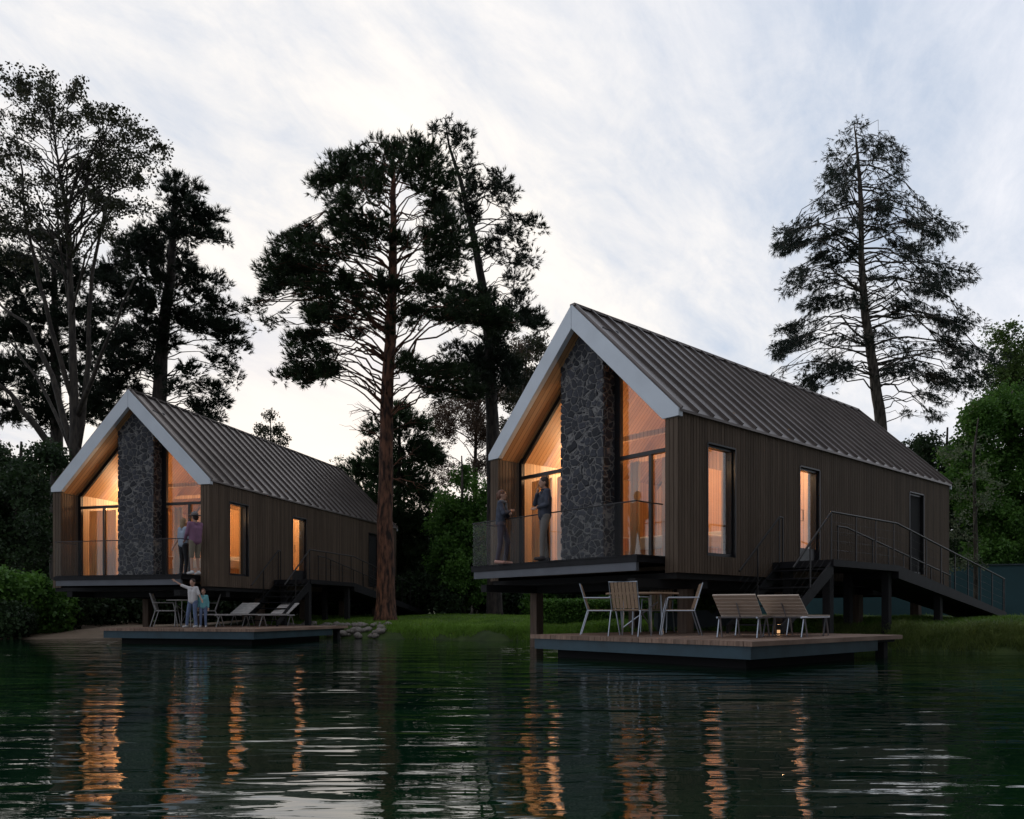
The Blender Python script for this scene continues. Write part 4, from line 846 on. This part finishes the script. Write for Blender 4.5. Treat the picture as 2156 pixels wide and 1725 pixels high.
tree('fir_tree', 'dense dark evergreen filling the gap behind the bare stems at the left', 42, [(120,1296,.4),(120,900,.3),(115,600,.15),(110,480,.05)], dk, zA, 'pine','pine_needles_dark','bark_dark', .0, 1.0, scl=1.4, fill=1)
# understory and side trees, pads directly in picture units
def blob(x0, x1, y0, y1, n, r, dn=1.0, top=None):
    o = []
    for i in range(n):
        x = random.uniform(x0, x1); y = random.uniform(y0, y1)
        if top and y < top(x): y = top(x)+random.uniform(0, 30)
        o.append((x, y, r*random.uniform(.7,1.2), r*random.uniform(.6,1.0), dn))
    return o
tree('fir_tree', 'dark bluish fir between the left cabin ramp and the pine trunk', 39, [(840,1296,.2),(840,1000,.12),(842,850,.03)], [(840,870,35,25),(800,900,40,30),(870,900,45,30),(850,940,60,35),(790,960,45,30),(900,960,40,30),(760,1000,45,35),(830,1000,70,40),(740,1050,45,35),(800,1060,60,40),(880,1040,50,40),(770,1120,50,40),(840,1110,70,45),(900,1110,40,40),(800,1180,60,40),(870,1180,60,40),(750,1160,40,40),(840,1240,80,40),(780,1240,50,35)], None, 'pine','leaf_dark','bark_dark', 0, 1.2, scl=1.3)
tree('broadleaf_tree', 'fresh green leafy tree left of the right cabin', 36, [(975,1296,.14),(975,1120,.10),(972,960,.03)], blob(915,1030,985,1240,26,38,1.0), None, 'leaf','leaf_green','bark_grey', .3, 1.3, scl=1.5)
tree('broadleaf_tree', 'sparse tree with tiny pinkish leaves behind the slim pine', 44, [(1000,1296,.2),(1000,1000,.12),(1005,820,.03)], blob(900,1090,830,1000,30,36,.8)+blob(1060,1150,720,860,14,32,.8), None, 'leaf','leaf_russet','bark_grey', .4, .9, scl=1.0)
tree('broadleaf_tree', 'pale leafy tree top showing just left of the right cabin gable', 40, [(1090,1296,.2),(1092,950,.12),(1110,730,.03)], blob(1060,1165,720,960,22,34,.7), None, 'leaf','leaf_olive','bark_grey', .4, 1.1, scl=1.3)
tree('broadleaf_tree', 'small faint tree behind the left cabin roof ridge', 70, [(568,1296,.2),(568,1000,.12),(570,870,.03)], [(568,875,16,14,.7),(550,905,18,14,.7),(588,905,18,14,.7),(565,925,24,16,.7),(600,925,14,12,.7),(545,930,16,12,.7),(575,950,30,16,.7),(640,985,22,12,.8),(560,975,30,14,.7),(600,970,24,12,.7)], None, 'leaf','leaf_olive','bark_grey', .4, .8, scl=1.8)
tree('broadleaf_tree', 'pale thin shrub tree at the right rear corner of the left cabin', 48, [(745,1296,.12),(742,1050,.08),(735,960,.02)], blob(715,775,975,1150,14,26,.6), None, 'leaf','leaf_pale','bark_grey', .4, .8, scl=1.2)
# right hand trees
tree('broadleaf_tree', 'big green leafy tree at the right edge beyond the right cabin', 33, [(2120,1296,.3),(2125,1050,.2),(2130,820,.05)], blob(2010,2230,830,1180,62,46,1.0,lambda x: 900-(x-1990)*.55), None, 'leaf','leaf_green','bark_grey', .4, 1.15, scl=1.5, twigs=6)
tree('broadleaf_tree', 'yellow-green wispy tree top at the upper right edge', 42, [(2170,1296,.3),(2170,900,.2),(2165,700,.04)], blob(2090,2230,680,900,26,38,.6), None, 'leaf','leaf_bright','bark_grey', .5, .9, scl=1.5)
tree('broadleaf_tree', 'dark leafy tree just behind the far end of the right cabin', 37, [(1985,1296,.2),(1990,1050,.12),(1995,900,.04)], blob(1900,2060,905,1180,30,40,.9,lambda x: 960-(x-1900)*.4), None, 'leaf','leaf_dark','bark_dark', .3, 1.1, scl=1.4)
tree('birch_tree', 'slender young tree with pale leaves beside the right cabin ramp', 24.5, [(2055,1292,.075),(2054,1120,.06),(2050,960,.04),(2060,880,.015)], [(2010,1040,34,24,.5),(2040,1010,34,24,.5),(2075,990,34,24,.5),(2020,1090,30,22,.5),(2070,1060,30,22,.5),(2035,1140,28,20,.5),(2020,1185,26,20,.6),(2060,1180,24,20,.5),(2100,1030,30,22,.4),(2000,960,34,24,.5),(2040,940,34,24,.5),(2010,1120,20,18,.5)], None, 'leaf','leaf_pale','bark_grey', .5, .7, scl=1.0, bw=.012, twigs=5)
tree('broadleaf_tree', 'dark leafy tree at the left edge beside the left cabin', 30, [(40,1296,.25),(40,1100,.16),(45,930,.04)], blob(-60,118,950,1180,40,40,.7), None, 'leaf','leaf_dark','bark_dark', .3, 1.2, scl=1.5)
SHL = ['dark shrub under the left edge of the far cabin terrace','dark shrub under the stone chimney of the far cabin','green shrub behind the table on the far deck','dark shrub behind the small child on the far deck','green shrub behind the left grey lounger under the far cabin','dark shrub behind the right grey lounger and stair of the far cabin','dark shrub beneath the ramp landing of the far cabin']
SHM = ['dark shrub directly right of the thick pine trunk base','dark shrub behind the lawn path','green shrub at the foot of the fresh green tree','dark shrub at the foot of the slim dark pine trunk','dark shrub just left of the front column of the right cabin','green shrub just right of the front column of the right cabin','dark shrub behind the left dining chair under the right cabin','green shrub behind the chair with its back to the water','dark shrub behind the right end of the near dining table','green shrub above the planters under the right cabin']
BGT = ['beyond the left picture edge, behind the shore shrubs','behind the bare stems at the left edge','behind the left wall of the far cabin','behind the chimney of the far cabin','behind the first side window of the far cabin','behind the roof middle of the far cabin','behind the rear end of the far cabin','between the thick pine and the fresh green tree','behind the fresh green tree and the slim pine','behind the terrace edge of the right cabin','behind the chimney of the right cabin','behind the front corner of the right cabin','behind the first window of the right cabin','behind the glazed side door of the right cabin','behind the rear end of the right cabin','behind the slender pale tree at the right','beyond the right picture edge','in the right garden outside the frame, nearer','in the right garden outside the frame, farther']
# backdrop trees, far, closing the gaps
for i, (x, yt, wd) in enumerate([(-150,900,90),(20,1000,100),(200,1080,80),(330,1110,90),(470,1130,80),(620,1140,90),(720,1150,80),(930,1110,80),(1060,1080,90),(1180,1100,90),(1300,1110,90),(1440,1120,90),(1600,1130,90),(1760,1120,90),(1920,1060,90),(2080,1000,90),(2260,950,90),(2480,980,110),(2720,1000,110)]):
    pads_ = blob(x-wd,x+wd,yt,1275,24,50,.9)
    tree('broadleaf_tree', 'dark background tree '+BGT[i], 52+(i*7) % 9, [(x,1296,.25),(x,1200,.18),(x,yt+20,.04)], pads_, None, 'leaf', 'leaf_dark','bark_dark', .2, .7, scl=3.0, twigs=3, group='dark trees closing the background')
# unseen trees added on the right bank to shade the right cabin's long wall
for i, (X, Yt, hh) in enumerate([(13.8,9.0,16),(16.5,12.0,18),(15.5,4.5,18),(18.5,8.0,20),(17.0,.0,19),(21.0,3.5,21),(18.5,-5.0,20),(20.5,-11.0,20),(22.0,14.0,20)]):
    f = FPX/30; x0 = CX+X*f
    r_ = tree('broadleaf_tree', 'added unseen shade tree on the right bank, %s' % ['nearest the deck','at the frame edge beside the lawn','second along the water','behind the first bank tree','beside the viewer on the bank','in the back row level with the viewer','behind the viewer near the water','farthest behind the viewer','deepest in the right garden'][i], 30, [(x0,HY,.3),(x0,HY-f*hh*.5,.2),(x0,HY-f*hh*.95,.05)], [(x0+random.uniform(-1,1)*f*2.4, HY-f*random.uniform(1.5,hh), 66, 60) for _ in range(52)], None, 'leaf','leaf_dark','bark_dark', .3, .55, scl=3.6, twigs=3)
    r_.location = (X, Yt, float(hgt(X,Yt)))
# shrubs
def shrub(x, Y, w_, h_, leafm, label, n=900, name='shrub', scl=1.2, kind='leaf', group=None, dpt=None):
    X = (x-CX)/FPX*Y; gz = float(hgt(X, Y)); r = empty(name, (X, Y, gz), 0, label, 'shrub', group); dpt = dpt or w_
    nb = 9; bc = np.stack([rng.uniform(-.6,.6,nb)*w_, rng.uniform(-.6,.6,nb)*dpt, rng.uniform(.3,.75,nb)*h_],1); br = rng.uniform(.35,.55,nb)[:,None]*np.array([w_,dpt,h_*.8])
    idx = rng.integers(0, nb, n); v = rvec(n)*rng.uniform(.5,1,(n,1))**.5; C = bc[idx]+v*br[idx]; C[:,2] = np.maximum(C[:,2], .03)
    trimesh('foliage', needles(C, v, kind, scl), leafm, r)
    st = MB()
    for k in range(7): st.tube(bez(Vector((random.uniform(-.1,.1),random.uniform(-.1,.1),-.05)), Vector(bc[k]), .1, 4, .04), [.02,.016,.012,.008,.005], 4)
    st.build('stem','bark_dark', r); return r
gs = 'shrubs at the left shore'
shrub(-20, 25.6, 1.6, 2.3, 'leaf_green', 'tall dark green shrub cut by the left picture edge at the shore', 2600, scl=1.7, group=gs)
shrub(60, 26.4, 1.4, 2.0, 'leaf_green', 'rounded green shrub at the left end of the sand beach', 2400, scl=1.7, group=gs)
shrub(120, 28.2, 1.3, 1.6, 'leaf_dark', 'low dark shrub under the left corner of the left cabin', 1600, scl=1.7, group=gs)
shrub(15, 24.9, 1.0, 1.1, 'leaf_dark', 'low dark shrub at the water edge in the lower left of the bank', 1300, scl=1.5, group=gs)
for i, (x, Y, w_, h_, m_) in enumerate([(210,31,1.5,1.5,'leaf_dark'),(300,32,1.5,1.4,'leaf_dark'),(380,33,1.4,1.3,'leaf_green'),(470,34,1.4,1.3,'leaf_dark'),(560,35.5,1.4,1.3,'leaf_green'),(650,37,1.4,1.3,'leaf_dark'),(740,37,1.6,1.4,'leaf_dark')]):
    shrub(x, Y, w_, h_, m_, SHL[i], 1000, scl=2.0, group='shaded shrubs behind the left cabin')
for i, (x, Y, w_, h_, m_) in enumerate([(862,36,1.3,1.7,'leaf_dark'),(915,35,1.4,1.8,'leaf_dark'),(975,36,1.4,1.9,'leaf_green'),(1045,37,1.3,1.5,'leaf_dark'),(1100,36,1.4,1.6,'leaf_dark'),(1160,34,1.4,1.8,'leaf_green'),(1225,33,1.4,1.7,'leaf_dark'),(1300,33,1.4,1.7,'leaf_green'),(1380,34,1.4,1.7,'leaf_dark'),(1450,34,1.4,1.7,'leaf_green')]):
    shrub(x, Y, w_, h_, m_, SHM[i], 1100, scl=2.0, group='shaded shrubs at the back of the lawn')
# clipped hedge and planters behind the near deck
def leafbox(name, X0, X1, Y0, Y1, h_, leafm, label, n, cat):
    gz = float(hgt((X0+X1)/2,(Y0+Y1)/2)); r = empty(name, ((X0+X1)/2,(Y0+Y1)/2,gz-.05), 0, label, cat)
    C = rng.uniform(0,1,(n,3)); f = rng.integers(0,3,n); C[np.arange(n)[f==0],2] = rng.uniform(.93,1,(f==0).sum()); m1 = f==1; C[m1,1] = rng.uniform(0,.08,m1.sum())
    C = (C-[.5,.5,0])*[X1-X0,Y1-Y0,h_]+[0,0,.02]
    trimesh('foliage', needles(C, rvec(n), 'leaf', .8), leafm, r)
    mb = MB()
    for k in range(8): mb.tube([((k/7-.5)*(X1-X0)*.9,0,-.1),((k/7-.5)*(X1-X0)*.9+.05,0,h_*.8)],[.02,.01],4)
    mb.build('stem','bark_dark',r); return r
leafbox('hedge', 0.9, 4.6, 24.0, 25.0, .62, 'leaf_green', 'low clipped hedge seen under the right cabin behind the near deck', 9000, 'hedge')
def planter(x, Y, wd, hh, label, plant):
    X = (x-CX)/FPX*Y; gz = float(hgt(X,Y)); r = empty('planter', (X,Y,gz), 0, label, 'planter'); m = MB(); m.box(-wd/2,wd/2,-.3,-.26,-.2,hh); m.box(-wd/2,wd/2,.26,.3,-.2,hh); m.box(-wd/2,-wd/2+.04,-.26,.26,-.2,hh); m.box(wd/2-.04,wd/2,-.26,.26,-.2,hh); m.build('box','planter',r); MB().box(-wd/2+.04,wd/2-.04,-.26,.26,hh-.08,hh-.05).build('soil','soil',r)
    if plant:
        s = shrub(x, Y, wd*.4, .65, 'leaf_bright', 'bright green leafy plant growing in the dark planter under the right cabin', 700, 'planted_shrub', 1.2, dpt=.3); s.location.z = gz+hh-.1
planter(1490, 20.5, 1.3, .45, 'long dark blue planter box behind the loungers under the right cabin', True)
planter(1412, 20.8, .8, .40, 'small blue planter box behind the near dining chairs', False)
# teal garden wall
def gwall(X0, Y0, X1, Y1, h0, label):
    r = empty('garden_wall', ((X0+X1)/2,(Y0+Y1)/2,.6), math.atan2(Y1-Y0,X1-X0), label, 'wall'); L_ = math.hypot(X1-X0,Y1-Y0)
    MB().box(-L_/2,L_/2,-.1,.1,-.6,h0-.6).build('wall_panel','garden_wall',r); MB().box(-L_/2-.02,L_/2+.02,-.14,.14,h0-.599,h0-.55).build('coping','planter',r)
gwall(8.2, 31.5, 22, 27.5, 2.6, 'long smooth blue-green garden wall behind the right cabin')
# shore stones
st0 = []
def stone_mesh(i):
    bm = bmesh.new(); bmesh.ops.create_icosphere(bm, subdivisions=2, radius=1); off = Vector((i*7.3,i*3.1,0))
    for v in bm.verts: v.co *= 1+.28*mnoise.noise(v.co*1.1+off)+.08*mnoise.noise(v.co*3+off); v.co.z *= .62
    me = bpy.data.meshes.new('stone'); bm.to_mesh(me); bm.free(); me.materials.append(MT['stone']); me.polygons.foreach_set('use_smooth',[True]*len(me.polygons)); return me
smesh = [stone_mesh(i) for i in range(6)]
for i in range(105):
    x = random.uniform(-8.6,-4.0) if i < 110 else random.uniform(-4,2.0)
    dd = random.uniform(.0,.85) if i < 110 else random.uniform(.05,.35)
    y = float(shoreY(x))+.18*math.sin(x*1.7)+.12*math.sin(x*3.9+1)+.06*math.sin(x*9.1)+dd
    o = bpy.data.objects.new('shore_stone', random.choice(smesh)); COL.objects.link(o); s_ = random.uniform(.07,.17)*(1 if i < 110 else .7)
    o.location = (x, y, max(0, float(hgt(x,y)))+s_*.25); o.scale = (s_*random.uniform(.9,1.5),s_*random.uniform(.8,1.2),s_); o.rotation_euler = (random.uniform(-.2,.2),random.uniform(-.2,.2),random.uniform(0,6.3))
    tag(o, 'pale rounded stone at the water edge of the lawn', 'stone', 'stones along the shore')
# grass
def blades(name, X, Yv, hmin, hmax, wd, m, lean=.5, dz=0):
    n = len(X); Z = hgt(X, Yv)+dz; ok = Z > -.03; X, Yv, Z = X[ok], Yv[ok], Z[ok]; n = len(X)
    a = rng.uniform(0, 2*np.pi, n); h_ = rng.uniform(hmin, hmax, n); B = np.stack([X,Yv,Z-.01],1); side = np.stack([np.cos(a),np.sin(a)*.4,0*a],1)*wd/2
    ln_ = rng.normal(size=(n,2))*lean*h_[:,None]; mid = B+np.stack([ln_[:,0]*.35,ln_[:,1]*.35,h_*.6],1); tip = B+np.stack([ln_[:,0],ln_[:,1],h_*.95-np.abs(ln_[:,0])*.35],1)
    V = np.stack([B-side,B+side,mid+side*.7, B-side,mid+side*.7,mid-side*.7, mid-side*.7,mid+side*.7,tip],1).reshape(-1,3)
    o = trimesh(name, V, m, None); tag(o, kind='stuff'); return o
n = 130000; X = rng.uniform(-9.5,22,n); Yv = shoreY(X)+rng.exponential(4.5,n)+.1; k = (Yv < 38)&(Yv > 13)
o = blades('lawn_grass', X[k], Yv[k], .05,.13,.016,'grass'); tag(o, 'mown green grass covering the lawn', 'grass')
n = 10000; X = rng.uniform(7.4,11.8,n); Yv = shoreY(X)+rng.uniform(-.25,.9,n)+.1*np.sin(X*5); o = blades('shore_grass', X, Yv, .18,.46,.016,'reed',.75); tag(o, 'long drooping grass at the right water edge', 'grass')
n = 9000; X = rng.uniform(-4.5,3,n); Yv = shoreY(X)+rng.uniform(.05,.7,n); o = blades('bank_grass', X, Yv, .08,.24,.02,'grass',.6); tag(o, 'rough grass and weeds along the middle bank', 'grass')
